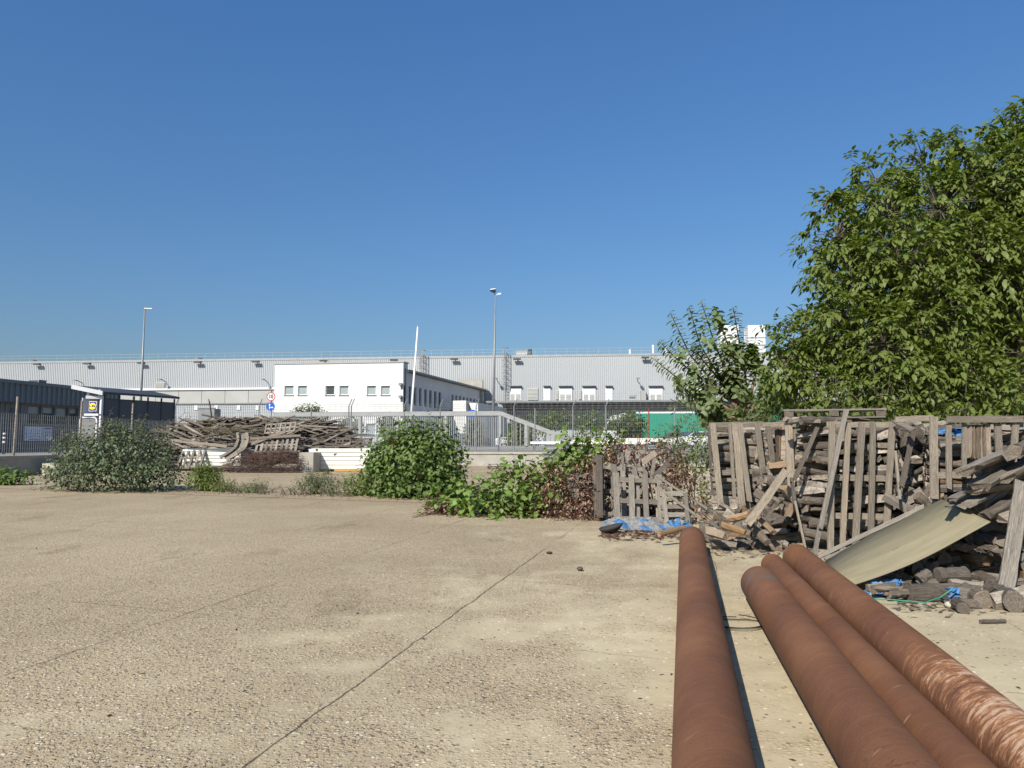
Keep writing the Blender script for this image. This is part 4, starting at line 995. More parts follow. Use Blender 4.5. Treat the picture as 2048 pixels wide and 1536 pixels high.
# ================================================================== BOARDS AND LOGS (shared meshes)
def board_mesh(k):
    rs = np.random.default_rng(100 + k); n = 9; b = MB(); vs = []
    bow, tw, ch = rs.uniform(-.25, .25), rs.uniform(-.5, .5), rs.uniform(0, .12, 4)
    for i in range(n):
        x = -.5 + i / (n - 1); e = rs.normal(0, .022, 4)
        y0, y1 = -.5 + e[0], .5 + e[1]; z = bow * (x * x * 4 - 1) * .8 + rs.normal(0, .03)
        xx = [x, x, x, x]
        if i in (0, n - 1): xx = [x + (1 if i == 0 else -1) * q * .12 for q in rs.uniform(0, .25, 4)]
        t_ = tw * x * .35
        vs.append([(xx[0], y0, z - .5 + t_), (xx[1], y1, z - .5 - t_), (xx[2], y1 + e[2] * .5, z + .5 - t_), (xx[3], y0 + e[3] * .5, z + .5 + t_)])
    for r_ in vs: b.v += r_
    for i in range(n - 1):
        for j in range(4): b.face((4 * i + j, 4 * i + (j + 1) % 4, 4 * (i + 1) + (j + 1) % 4, 4 * (i + 1) + j))
    b.face((3, 2, 1, 0)); b.face([4 * (n - 1) + j for j in range(4)])
    me = bpy.data.meshes.new('board'); me.from_pydata(b.v, [], b.f); me.update(); return me
BOARD = {}
def board(name, p0, p1, wd, th, nrm=(0, -1, 0), parent=None, mat='wood', fresh=0.0):
    key = (mat, random.randrange(7))
    if key not in BOARD: BOARD[key] = board_mesh(key[1]); BOARD[key].materials.append(M[mat])
    p0, p1 = V(p0), V(p1); d = p1 - p0; L = d.length; d.normalize(); n = V(nrm); n = (n - d * n.dot(d)).normalized(); y = n.cross(d)
    m = Matrix((d * L, y * wd, n * th)).transposed().to_4x4(); m.translation = (p0 + p1) / 2
    o = link(name, BOARD[key], None, parent, m); o.color = (fresh, 0, 0, 1); return o
def log_mesh(k):
    rs = np.random.default_rng(300 + k); b = MB(); n = 7
    kind = k % 5
    if kind == 0: A = [(a, 1, 1) for a in np.linspace(0, 2 * math.pi, 11)[:-1]]                     # round
    elif kind in (1, 3): A = [(a, 1, 1) for a in np.linspace(0, math.pi, 7)]                        # half
    elif kind == 2: A = [(0, 0, 0)] + [(a, 1.25, 1) for a in np.linspace(-.1, math.pi * .5 + rs.uniform(-.2, .5), 6)]   # quarter
    else: A = [(a + rs.uniform(-.2, .2), rs.uniform(.65, 1.1), rs.random() < .4) for a in np.linspace(0, 2 * math.pi, 7)[:-1]]
    A = [(a, r_ * rs.uniform(.88, 1.1), f) for a, r_, f in A]; c = len(A)
    cx = np.mean([r_ * math.cos(a) for a, r_, f in A]); cz = np.mean([r_ * math.sin(a) for a, r_, f in A])
    bend = rs.uniform(-.14, .14); ty = rs.normal(0, .1)
    for i in range(n):
        x = -.5 + i / (n - 1); s = 1 + rs.normal(0, .05); tp = 1 + ty * x
        for a, r_, f in A:
            rr = r_ * s * tp * (1 + rs.normal(0, .05))
            xx = x + (rs.normal(0, .022) if i in (0, n - 1) else 0)
            b.v.append((xx, rr * math.cos(a) - cx + bend * (4 * x * x - 1), rr * math.sin(a) - cz))
    for i in range(n - 1):
        for j in range(c):
            b.mi = 0 if (A[j][2] and A[(j + 1) % c][2] and not (kind in (1, 3) and j == c - 1)) else 1
            b.face((c * i + j, c * i + (j + 1) % c, c * (i + 1) + (j + 1) % c, c * (i + 1) + j))
    b.mi = 2; b.face(list(range(c))[::-1]); b.face([c * (n - 1) + j for j in range(c)])
    me = bpy.data.meshes.new('log'); me.from_pydata(b.v, [], b.f)
    for m in ('bark', 'split', 'endgrain'): me.materials.append(M[m])
    me.polygons.foreach_set('material_index', b.m)
    me.update(); return me
LOGS = [log_mesh(k) for k in range(20)]
def log(p0, p1, r, label, group, fresh=0.0, k=None, roll=None, parent=None, name='firewood_log', flat=1.0):
    p0, p1 = V(p0), V(p1); d = p1 - p0; L = d.length; d.normalize()
    ref = V((0, 0, 1)) if abs(d.z) < .9 else V((0, 1, 0)); y = ref.cross(d).normalized(); z = d.cross(y)
    m = Matrix((d, y, z)).transposed().to_4x4() @ Matrix.Rotation(U(0, 6.28) if roll is None else roll, 4, 'X') @ Matrix.Diagonal((L, r, r * flat, 1))
    m.translation = (p0 + p1) / 2
    o = link(name, LOGS[random.randrange(20) if k is None else k], None, parent, m); o.color = (fresh, 0, 0, 1)
    return tag(o, label, 'firewood', group)
def pallet(name, label, O, ex, ey, W, H, nsl, rails=(.08, .5, .92), sw=.1, th=.022, gap=.075, group=None, mat='greywood', back=True, fresh=0, blocks=True):
    """O corner, ex across the slats, ey along the slats, slats on the +normal side"""
    O, ex, ey = V(O), V(ex).normalized(), V(ey).normalized(); ey = (ey - ex * ex.dot(ey)).normalized(); N = ex.cross(ey)
    t = thing(name, label, 'pallet', O, group)
    for i in range(nsl):
        x = sw / 2 + (W - sw) * i / max(1, nsl - 1) + U(-.012, .012)
        board('slat', O + ex * x + N * th * .5 + ey * U(-.01, .02), O + ex * (x + U(-.02, .02)) + ey * (H + U(-.02, .02)) + N * th * .5, sw * U(.9, 1.08), th, N, t, mat, fresh)
    for r_ in rails:
        board('stringer', O + ey * H * r_ - N * th * .55, O + ey * H * r_ + ex * W - N * th * .55, .095, th, N, t, mat)
        if blocks:
            for x in (.07, .5, .93):
                c = O + ey * H * r_ + ex * W * x - N * (th * 1.1 + gap / 2); board('block', c - ex * .06, c + ex * .06, .095, gap, N, t, mat)
    if back:
        for x in (.06, .5, .94):
            board('bottom_board', O + ex * W * x - N * (th * 1.6 + gap), O + ex * W * x + ey * H - N * (th * 1.6 + gap), .1, th, N, t, mat)
    return t

# ================================================================== FAR PILE OF BROKEN PALLETS
def pile_top(px):
    xs = [322, 350, 380, 430, 500, 560, 610, 650, 690, 706]; ys = [885, 858, 845, 838, 833, 836, 838, 842, 858, 885]
    return float(np.interp(px, xs, ys))
g = 'boards in the far wood pile'
lab_pile = 'grey weathered board lying in the far heap of broken pallets'
nb_ = 0
for i in range(285):
    px = U(335, 700); top = pile_top(px); k = U(0, 1) ** 1.25; py = top + (902 - top) * k
    z = 41.6 + (1 - k) * 2.8 + U(-.3, .5)
    L = U(.5, 1.9) if U() < .75 else U(1.8, 2.8); ang = random.gauss(0, .18) + (.25 if px > 590 and U() < .6 else (-.15 if px < 430 else 0)); yaw = U(-.7, .7)
    c = at(px, py, z); d = V((math.cos(yaw) * math.cos(ang), math.sin(yaw), math.sin(ang))).normalized()
    if px < 440 and U() < .5: d = V((.8, -.3, -.28 * (1 if px < 400 else -1))).normalized()
    e0_, e1_ = c - d * L / 2, c + d * L / 2
    if min(e0_.z, e1_.z) < .05: continue
    o = board('broken_board', e0_, e1_, U(.06, .12), U(.02, .05), V((U(-.4, .4), -1, U(.2, 1.4))), None, random.choice(['greywood', 'darkwood', 'darkwood', 'wood', 'darkwood', 'darkwood', 'darkwood']))
    tag(o, lab_pile, 'board', g)
# packed core of the pile: tightly stacked boards nobody could count
b = MB(); rs = random.Random(5)
for j in range(16):
    for i in range(34):
        px = 345 + 350 * (i + rs.random()) / 34; top = pile_top(px) + 4; py = top + (930 - top) * (j + rs.random() * .6) / 16
        z = 43.0 + 2 * (1 - j / 16) ; c = at(px, py, z); L = rs.uniform(1.2, 2.6); yw = rs.uniform(-.35, .35); sl_ = rs.gauss(0, .06)
        c.z = max(c.z, .1); d = V((math.cos(yw), math.sin(yw), sl_)); b.beam(c - d * L / 2, c + d * L / 2, rs.uniform(.5, 1.4), rs.uniform(.03, .08))
o = b.build('board_pile', M['darkwood']); tag(o, 'packed dark core of the far heap of broken pallets', 'board pile', kind='stuff')
def px_pallet(label, p00, p10, p01, z, dzt=.5, nsl=9, **k):
    """corner pixels: bottom-left, bottom-right, top-left; leaning back by dzt"""
    O, X, Y = at(*p00, z), at(*p10, z), at(*p01, z + dzt)
    return pallet('pallet', label, O, X - O, Y - O, (X - O).length, (Y - O).length, nsl, **k)
px_pallet('tilted slatted pallet leaning on the front of the far wood pile', (508, 906), (593, 905), (528, 876), 40.4, .5, 9, group='pallets on the far wood pile', sw=.13)
px_pallet('small broken pallet near the top right of the far wood pile', (528, 868), (590, 863), (533, 848), 41.2, .4, 7, group='pallets on the far wood pile', sw=.09)
px_pallet('collapsed pallet lying at the left foot of the far wood pile by the silver bush', (352, 938), (402, 934), (338, 902), 40.2, .9, 5, group='pallets on the far wood pile', sw=.12)
px_pallet('dark pallet lying on the white panels right of the far wood pile', (668, 893), (742, 891), (680, 878), 42.0, .5, 6, group='pallets on the far wood pile', mat='darkwood')
t = thing('wooden_ramp', 'grey wooden chute with raised edges hanging down the front of the far wood pile', 'ramp', at(480, 912, 40.2))
Pm = [(485, 868, 41.0), (487, 880, 40.6), (481, 897, 40.3), (466, 908, 40.0), (450, 917, 39.8)]
Lr = [at(x - 9, y, z) for x, y, z in Pm]; Rr = [at(x + 10, y + 1, z) for x, y, z in Pm]
for i in range(4):
    board('floor_board', (Lr[i] + Rr[i]) / 2, (Lr[i + 1] + Rr[i + 1]) / 2, (Lr[i] - Rr[i]).length, .04, V((-.3, -1, .5)), t, 'greywood')
for S in (Lr, Rr):
    for i in range(4): board('edge_rail', S[i] + V((0, -.08, .05)), S[i + 1] + V((0, -.08, .05)), .14, .1, V((0, -1, .3)), t, 'wood')
for p0, p1, w_, lab in (((498, 890), (572, 862), .16, 'pale plank lying slantwise over the leaning pallet'), ((500, 877), (603, 871), .12, 'grey plank along the top of the leaning pallet'),
                        ((418, 800), (423, 833), .2, 'dark upright timber sticking out of the top of the wood pile'), ((360, 876), (420, 892), .13, 'long grey plank slanting across the left of the wood pile'), ((340, 880), (455, 893), .16, 'longest pale plank low on the left of the wood pile')):
    o = board('plank', at(*p0, 40.6), at(*p1, 40.8 if p0[0] != 418 else 43), w_, .05, (0, -1, .2), None, 'wood' if p0[0] != 418 else 'darkwood'); tag(o, lab, 'plank', 'planks on the far wood pile')
# grey box container on top of the pile
t = thing('grey_bin', 'open grey plastic bin behind the top of the far wood pile', 'bin', at(412, 835, 47))
a = at(395, 840, 47); c = at(429, 817, 47); b = MB(); dpt = 1.0
for q in (((a.x, 47, a.z - .8), (c.x, 47.06, c.z)), ((a.x, 47.94, a.z - .8), (c.x, 48, c.z)), ((a.x, 47.061, a.z - .8), (a.x + .06, 47.939, c.z)), ((c.x - .06, 47.061, a.z - .8), (c.x, 47.939, c.z))): b.box(*q)
b.build('body', M['galv'], t); b = MB(); b.box((a.x - .04, 46.95, c.z + .002), (c.x + .04, 47.09, c.z + .07)); b.build('rim', M['galvlight'], t)
# small pallet stack on the slab
p = gnd(976, 938); t0 = None
for i in range(2):
    pallet('pallet', ('lower', 'upper')[i] + ' pallet of the low stack lying on the slab left of the green vine', p + V((.05 * i, 0, .125 + .145 * i)), (1, .1, 0), (-.1, 1, 0), 1.25, .9, 6, rails=(.08, .5, .92), group='pallets lying on the slab', mat='darkwood' if not i else 'wood')

# ================================================================== PIPES
pd = V((math.sin(R(12.6)), math.cos(R(12.6)), 0)); pdB = V((338 - 12, 1500 * math.cos(PITCH), 0)).normalized()
def pipe(label, foot, yaw, r, far, mat):
    """foot: lateral offset of the axis from the camera's foot, measured square to the pipe; far: distance of the far end"""
    d = V((math.sin(R(yaw)), math.cos(R(yaw)), 0)); q = V((d.y, -d.x, 0)); A = q * foot; b = MB(); N_ = 96; th = .010
    s0, s1 = .6, far
    xs = np.linspace(s0, s1, 40); base = []
    for x in xs: base.append(b.pts([(x, r * math.cos(2 * math.pi * j / N_), r * math.sin(2 * math.pi * j / N_)) for j in range(N_)]))
    inn = [b.pts([(x, (r - th) * math.cos(2 * math.pi * j / N_), (r - th) * math.sin(2 * math.pi * j / N_)) for j in range(N_)]) for x in (s0, s1)]
    for i in range(len(xs) - 1):
        for j in range(N_): k = (j + 1) % N_; b.face((base[i] + j, base[i + 1] + j, base[i + 1] + k, base[i] + k))
    for j in range(N_):
        k = (j + 1) % N_; b.face((inn[0] + j, inn[0] + k, inn[1] + k, inn[1] + j)); b.face((base[0] + j, base[0] + k, inn[0] + k, inn[0] + j)); b.face((base[-1] + j, inn[1] + j, inn[1] + k, base[-1] + k))
    me = bpy.data.meshes.new('steel_pipe'); me.from_pydata(b.v, [], [f[::-1] for f in b.f]); me.materials.append(mat)
    me.polygons.foreach_set('use_smooth', [True] * len(me.polygons)); me.update()
    o = link('steel_pipe', me); m = Matrix((d, V((-d.y, d.x, 0)), V((0, 0, 1)))).transposed().to_4x4(); m.translation = A + V((0, 0, r + .003)); o.matrix_basis = m
    e = o.modifiers.new('edge', 'EDGE_SPLIT'); e.split_angle = R(60)
    return tag(o, label, 'pipe', 'rusty steel pipes on the ground')
pipe('leftmost rusty steel pipe, lying apart from the other three', .1063, 12.8, .1805, 11.55, mat_rust('rust_lone'))
pipe('rusty steel pipe with dark flecks, left one of the three lying side by side', .954, 11.14, .179, 8.0, mat_rust('rust_flecked', fleck=(.8, 3.45), grey=(7.25, 7.75)))
pipe('plain rusty steel pipe lying in the middle of the three', 1.272, 11.3, .134, 9.55, mat_rust('rust_middle'))
pipe('rusty steel pipe with pale flaking scale, rightmost of the three', 1.578, 11.5, .170, 9.95, mat_rust('rust_flaked', flake=(1.6, 5.0)))
# ================================================================== SLATTED BALES OF FIREWOOD
# three tall pallet cages standing side by side; every log in view is an object
CORE = []
def lmat(p0, p1, r, roll):
    p0, p1 = V(p0), V(p1); d = p1 - p0; L = d.length; d.normalize(); ref = V((0, 0, 1)) if abs(d.z) < .9 else V((0, 1, 0)); y = ref.cross(d).normalized(); z = d.cross(y)
    m = Matrix((d, y, z)).transposed().to_4x4() @ Matrix.Rotation(roll, 4, 'X') @ Matrix.Diagonal((L, r, r, 1)); m.translation = (p0 + p1) / 2; return m
def corelog(p0, p1, r): CORE.append((LOGS[random.randrange(20)], lmat(p0, p1, r, U(0, 6.28))))
HID = set()
def bale(desc, x0, x1, z0, z1, ytop, rows, lmin, lmax, endp, fresh_p, grp, layers=2, dep=.9, jum=.05):
    """front face from pixel x0 at depth z0 to x1 at depth z1"""
    A = at(x0, 885, z0); B = at(x1, 885, z1); A.z = B.z = 0; D = (B - A); L = D.length; D.normalize(); N = V((D.y, -D.x, 0)); H = at(x0, ytop, z0).z
    for ly in range(layers):
        zc = .06; rh = (H - .12) / rows
        for r_ in range(rows):
            s = U(-.02, .05)
            while s < L - .06:
                c = A + D * s + V((0, 0, .09 + rh * (r_ + .5) + U(-.02, .02))) - N * (.10 + .26 * ly + U(-.04, .07))
                fr = U(.2, .6) if U() < fresh_p else 0
                if U() < endp:      # seen end on
                    rr = U(.055, .085); o = log(c + D * rr + N * U(.0, .06), c + D * (rr + U(-.08, .08)) - N * U(.4, .5), rr, 'end of a grey split log showing in the ' + desc, grp, fr); HID.add(o.name) if ly else None; s += rr * 2.0
                else:
                    ln = min(U(lmin, lmax), L - s + .05); 
                    if ln < .12: break
                    q = D * ln + V((0, 0, U(-jum, jum))) + N * U(-.05, .05)
                    o = log(c, c + q, rh * U(.44, .60), 'grey split log stacked lengthwise in the ' + desc, grp, fr); HID.add(o.name) if ly else None; s += ln * U(.95, 1.02)
    rs = random.Random(x0)
    for j in range(rows):
        for k in range(3):
            for i in range(3):
                c = A + D * (L * (i + .5) / 3) + V((0, 0, .1 + (H - .16) * (j + .5) / rows)) - N * (.50 + .17 * k)
                d = D * (L / 6.1) + V((0, 0, rs.uniform(-.03, .03))); corelog(c - d, c + d, (H - .16) / rows * .62)
    return A, B, D, N, L, H
def slat(parent, p0, p1, w, z, z2=None, mat='wood', th=.024, name='slat', nrm=(0, -1, .05)):
    return board(name, at(*p0, z), at(*p1, z2 or z), w, th, nrm, parent, mat)
# --- left bale
g1 = 'logs in the left bale'
A, B, D, N, L, H = bale('left bale', 1421, 1525, 13.3, 13.0, 847, 16, .42, .62, .04, .14, g1, layers=2)
t = thing('slatted_pallet', 'front pallet of the left bale, its weathered slats fanned out', 'pallet', A, 'cage pallets of the bales')
zf_ = 12.92
for (p0, p1, w_) in (((1425, 845), (1442, 1016), .10), ((1459, 845), (1469, 1000), .055), ((1470, 844), (1484, 1012), .115), ((1479, 844), (1499, 1005), .085), ((1514, 844), (1532, 1000), .095)):
    slat(t, p0, p1, w_, zf_ + U(-.05, .02), zf_ - .12)
slat(t, (1416, 850), (1526, 848), .085, zf_ + .05, name='stringer'); slat(t, (1424, 946), (1530, 942), .085, zf_ + .05, name='stringer')
for y0, y1 in ((850, 1015),): slat(t, (1417, y0), (1427, y1), .07, zf_ + .6, zf_ + .5, name='side_post', nrm=(-1, -.2, 0), mat='darkwood')
# --- upright split logs between the left and the middle bale
t = thing('slatted_pallet', 'narrow broken pallet between the left and the middle bale', 'pallet', at(1550, 1000, 12.6), 'cage pallets of the bales')
slat(t, (1524, 850), (1592, 848), .085, 12.55, name='stringer'); slat(t, (1536, 850), (1551, 968), .09, 12.5)
slat(t, (1577, 836), (1583, 1000), .11, 11.6, 11.4); slat(t, (1590, 858), (1582, 960), .055, 11.6)
for i, x in enumerate((1553, 1560, 1566, 1572)):
    log(at(x, 854, 12.75), at(x + U(-2, 3), 925 + U(-8, 14), 12.7), .055, 'upright brownish split log between the left and middle bale', 'upright logs between the bales', U(.1, .5), k=random.choice((1, 2, 3)))
log(at(1537, 932, 12.4), at(1575, 926, 12.35), .055, 'freshly split pale log lying across the broken pallet between the bales', None, .6, k=1)
for i in range(26):
    x, y = U(1530, 1592), U(930, 1075); z = 12.6 - (y - 930) / 145 * .9
    c = at(x, y, z); a = U(0, 6.28); d = V((math.cos(a), U(-.8, .2), math.sin(a) * .7)).normalized() * U(.16, .26)
    log(c - d, c + d, U(.05, .09), 'tumbled split log in the dark gap between the left and middle bale', 'logs tumbled between the bales', U(.2, .7) if U() < .25 else 0)
for i in range(70):
    x, y = U(1528, 1600), U(850, 1085); c = at(x, y, 13.05 - (y - 850) / 235 * .9 + U(.1, .4)); d = V((1, U(-.6, .6), U(-.4, .4))).normalized() * .22; c.z = max(.08, c.z); corelog(c - d, c + d, U(.07, .10))  # filler logs added deep in this gap to keep it dark
# --- middle bale
g2 = 'logs in the middle bale'
A2, B2, D2, N2, L2, H2 = bale('middle bale', 1592, 1788, 11.3, 10.75, 846, 15, .28, .5, .33, .05, g2, layers=2, jum=.09)
t = thing('slatted_pallet', 'front pallet of the middle bale with long grey slats', 'pallet', A2, 'cage pallets of the bales')
zf_ = 10.72
for (p0, p1, w_) in (((1664, 841), (1661, 1108), .085), ((1697, 841), (1684, 1106), .075), ((1724, 841), (1710, 1098), .095), ((1746, 841), (1741, 1090), .082), ((1785, 841), (1772, 1080), .085)):
    slat(t, p0, p1, w_, zf_ + U(-.03, .02), zf_ - .1)
for y0, y1 in ((849, 850), (955, 957), (1031, 1034)): slat(t, (1652, y0), (1790, y1), .085, zf_ + .05, name='stringer')
for (p0, p1, w_, z, lab, m) in (((1693, 817), (1640, 1060), .065, 10.55, 'thin bleached pole leaning across the front of the middle bale', 'greywood'),
                             ((1640, 1050), (1629, 1112), .06, 10.45, 'short pale stick at the foot of the middle bale', 'greywood'),
                             ((1640, 843), (1588, 962), .06, 11.1, 'dark narrow board leaning at the top left of the middle bale', 'darkwood'),
                             ((1574, 938), (1494, 1050), .11, 11.0, 'brown plank leaning from the firewood heap against the middle bale', 'wood'),
                             ((1589, 1000), (1611, 1098), .03, 11.0, 'thin pale stick standing left of the middle bale', 'wood'),
                             ((1583, 955), (1590, 1010), .05, 11.2, 'short dark upright board left of the middle bale', 'darkwood')):
    o = board('loose_board', at(*p0, z + .1), at(*p1, z - .1), w_, .025, (0, -1, .1), None, m); tag(o, lab, 'board', 'loose boards around the bales')
# pallet lying on top of the middle bale
O = at(1566, 838, 11.5); O2 = at(1776, 838, 10.9); ex = (O2 - O); ex.z = 0; W_ = ex.length
pallet('pallet', 'flat pallet lying on top of the middle bale against the trees', O + V((0, .0, .12)), V((0, 1, 0)) , -ex, .8, W_, 5, rails=(.08, .5, .92), mat='darkwood') if False else None
N_ = V((-ex.y, ex.x, 0)).normalized()
pallet('pallet', 'flat pallet lying on top of the middle bale against the trees', O + V((0, 0, .145)), ex, N_, W_, .8, 2, rails=(.06, .5, .94), mat='greywood', sw=.1, gap=.09) if False else None
t = thing('pallet', 'flat pallet lying on top of the middle bale against the trees', 'pallet', O)
exn = ex.normalized(); zz = V((0, 0, 1))
for k in range(6): board('slat', O + N_ * (.05 + .14 * k) + zz * .135, O + exn * W_ + N_ * (.05 + .14 * k) + zz * .130, .11, .022, zz, t, 'greywood')
for k in (0, 3, 6): board('bottom_board', O + N_ * (.05 + .11 * k) + zz * .012, O + exn * W_ + N_ * (.05 + .11 * k) + zz * .012, .10, .022, zz, t, 'wood')
for f in (.06, .5, .94):
    for k in (0.05, .38, .72): c = O + exn * W_ * f + N_ * k; board('block', c + zz * .07 - exn * .07, c + zz * .07 + exn * .07, .10, .085, zz, t, 'darkwood')
for i in range(7):
    x = U(1585, 1780); c = at(x, 841, 11.2); d = V((U(.3, 1), U(-.5, .5), U(-.1, .15))).normalized() * U(.15, .28)
    log(c - d, c + d, U(.04, .065), 'loose split log lying on top of the middle bale under the flat pallet', 'logs on top of the middle bale')
# --- right bale
g3 = 'logs in the right bale'
A3, B3, D3, N3, L3, H3 = bale('right bale', 1866, 2120, 10.4, 9.9, 846, 15, .3, .5, .25, .06, g3, layers=2)
t = thing('slatted_pallet', 'front pallet of the right bale with broad slats under a thick top rail', 'pallet', A3, 'cage pallets of the bales')
zf_ = 9.92
for (p0, p1, w_) in (((1867, 832), (1869, 1000), .105), ((1897, 846), (1898, 980), .07), ((1929, 846), (1928, 950), .06), ((1995, 846), (1999, 930), .095), ((2031, 846), (2026, 935), .085), ((2062, 846), (2060, 990), .09), ((2096, 846), (2092, 990), .09)):
    slat(t, p0, p1, w_, zf_ + U(-.02, .03), zf_ - .05)
slat(t, (1890, 839), (2048, 838), .085, zf_ - .05, name='stringer'); slat(t, (2020, 848), (2130, 850), .08, zf_ + .04, name='stringer'); slat(t, (1868, 951), (1942, 949), .085, zf_ + .04, name='stringer'); slat(t, (1945, 950), (2130, 956), .085, zf_ + .06, name='stringer')
slat(t, (1789, 839), (1868, 836), .08, zf_ + .6, name='stringer')
for x in (1937, 1945, 1953, 1960, 1967, 1973): log(at(x, 850, 9.97), at(x + U(-1, 2), 922 + U(-6, 10), 9.93), .05, 'upright brown split log behind the top rail of the right bale', 'upright logs in the right bale', U(.05, .35), k=random.choice((1, 2, 3)))
for i in range(110):
    x, y = U(1786, 1880), U(846, 1110); c = at(x, y, 11.5 - (y - 850) / 240 * .8 + U(.1, .4)); d = V((1, U(-.6, .6), U(-.4, .4))).normalized() * .2; c.z = max(.08, c.z); corelog(c - d, c + d, U(.07, .10))  # added filler logs: stop bright background showing through beside the right bale
# gap between the middle and the right bale: dark, with tumbled pieces and leaning sticks
for i in range(34):
    x, y = U(1792, 1872), U(850, 1090); z = 11.3 - (y - 850) / 240 * 1.2
    c = at(x, y, z); a = U(0, 6.28); d = V((math.cos(a), U(-.8, .4), math.sin(a) * .8)).normalized() * U(.14, .24)
    log(c - d, c + d, U(.04, .08), 'tumbled dark log in the deep gap left of the right bale', 'logs in the gap left of the right bale', .5 if U() < .12 else 0)
for (p0, p1, w_, m, lab) in (((1830, 850), (1802, 975), .07, 'darkwood', 'dark board leaning in the gap left of the right bale'), ((1802, 985), (1815, 1040), .03, 'wood', 'thin pale stick low in the gap left of the right bale'),
                        ((1790, 842), (1826, 860), .09, 'greywood', 'short grey board bridging the top of the gap between the bales'), ((1790, 900), (1800, 1000), .03, 'greywood', 'splintered lath on the right edge of the middle bale')):
    o = board('loose_board', at(*p0, 10.6), at(*p1, 10.2), w_, .025, (0, -1, .1), None, m); tag(o, lab, 'board', 'loose boards around the bales')
# blue sheet scrap behind the slats
def cloth(name, label, cat, pts, mats, n=(26, 12), amp=.05, seed=0, zmin=.008):
    """crumpled sheet over a quad of four ground/space points"""
    r_ = np.random.default_rng(seed); P = [np.array(p) for p in pts]; nu, nv = n; b = MB(); idx = {}
    ph = r_.uniform(0, 6.28, 8); fr = r_.uniform(5, 17, 8)
    for i in range(nu):
        for j in range(nv):
            u, v = i / (nu - 1), j / (nv - 1)
            p = (1 - u) * (1 - v) * P[0] + u * (1 - v) * P[1] + u * v * P[2] + (1 - u) * v * P[3]
            h = sum(abs(math.sin(fr[k] * u + fr[(k + 3) % 8] * v * .6 + ph[k])) for k in range(8)) / 8
            e = min(1, 4 * min(u, 1 - u) + .15) * min(1, 3 * min(v, 1 - v) + .1)
            p = p + np.array([.05 * math.sin(9 * v + ph[0] + 4 * u), .06 * math.sin(13 * u + ph[1] + 3 * v), 0]) * e + np.array([r_.normal(0, .006), r_.normal(0, .008), amp * (h * 1.6 + .5 * abs(math.sin(23 * u + 11 * v + ph[2])) * abs(math.sin(17 * v - 9 * u + ph[3]))) * e + abs(r_.normal(0, amp * .07))])
            p[2] = max(p[2], zmin); idx[i, j] = len(b.v); b.v.append(tuple(p))
    for i in range(nu - 1):
        for j in range(nv - 1):
            b.mi = 1 if (len(mats) > 1 and math.sin(i / nu * 17 + seed + 2.2 * math.sin(j / nv * 5)) + math.sin(j / nv * 13 + i / nu * 9 + seed * 2) + r_.normal(0, .12) > .45) else 0
            b.face((idx[i, j], idx[i + 1, j], idx[i + 1, j + 1], idx[i, j + 1]))
    o = b.build(name, mats); o.modifiers.new('thick', 'SOLIDIFY').thickness = .003
    return tag(o, label, cat)
cloth('tarpaulin', 'scrap of dark blue sheet showing behind the slats of the right bale', 'tarpaulin', [at(1876, 868, 9.99), at(1926, 874, 9.99), at(1926, 856, 10.1), at(1876, 858, 10.1)], [M['tarpblue'], M['black']], (12, 6), .02, 4, .5)

# --- firewood heap in front of the left bale, between the pipes
gh_ = 'logs in the heap before the left bale'
for i in range(62):
    u, v = random.gauss(0, .42), U(0, 1)
    px = 1480 + u * 95; 
    if not 1395 < px < 1585: continue
    top = np.interp(px, [1395, 1430, 1470, 1520, 1560, 1585], [1075, 1040, 1018, 1012, 1030, 1060]); bot = np.interp(px, [1395, 1480, 1585], [1098, 1110, 1108])
    y = top + (bot - top) * v; zb = 11.35 + (1 - v) * 1.2; c = at(px, y, zb); c.z = max(.07, c.z)
    a = random.gauss(.3, .8); d = V((math.cos(a), U(-.6, .3), math.sin(a) * .55)).normalized() * U(.13, .24)
    if c.z < .2: d.z *= .2
    log(c - d, c + d, U(.05, .095), 'brown split log tumbled in the heap in front of the left bale', gh_, U(.1, .45) if U() < .45 else 0)
for (p0, p1, r_, f, lab) in (((1446, 1050), (1490, 1065), .05, .75, 'bright freshly split log in the middle of the firewood heap'), ((1458, 1038), (1500, 1028), .07, .75, 'reddish brown thick log on top of the firewood heap'),
                             ((1415, 1062), (1452, 1072), .085, .25, 'big pale barked log at the left front of the firewood heap'), ((1512, 1030), (1546, 1064), .06, .35, 'long slanting log at the right of the firewood heap'), ((1500, 1050), (1535, 1085), .055, .1, 'grey slanting log low at the right of the firewood heap')):
    log(at(*p0, 11.3), at(*p1, 11.0), r_, lab, None, f)
log(at(1318, 1068, 11.7), at(1368, 1056, 12.0), .045, 'pale barkless branch lying behind the end of the lone pipe', None, .55, k=0)
# bark litter under the heap and the bales
def litter(name, label, cat, fn, n, mat, smin, smax, seed, flat=.3):
    r_ = random.Random(seed); b = MB()
    for i in range(n):
        c = fn(r_); a = r_.uniform(0, 6.28); s = r_.uniform(smin, smax); w_ = s * r_.uniform(.15, .5); h = w_ * flat
        d = V((math.cos(a), math.sin(a), r_.uniform(-.1, .25))).normalized() * s; n_ = V((-math.sin(a), math.cos(a), 0)) * w_
        c = V((c[0], c[1], c[2] + h * .5 + .002))
        k = b.pts([c - d / 2, c + n_ * .5 - d * .1 + V((0, 0, h * .3)), c + d / 2, c - n_ * .5 + d * .1, c + V((0, 0, h))]); 
        for q in ((0, 3, 4), (3, 2, 4), (2, 1, 4), (1, 0, 4), (0, 1, 2, 3)): b.face([k + z for z in q])
    o = b.build(name, mat); tag(o, label, cat, kind='stuff'); return o
litter('bark_litter', 'dark bark chips and splinters strewn along the foot of the firewood bales', 'litter', lambda r: tuple(gnd(r.uniform(1380, 1640), r.gauss(1098, 9))), 420, M['bark'], .03, .16, 1)
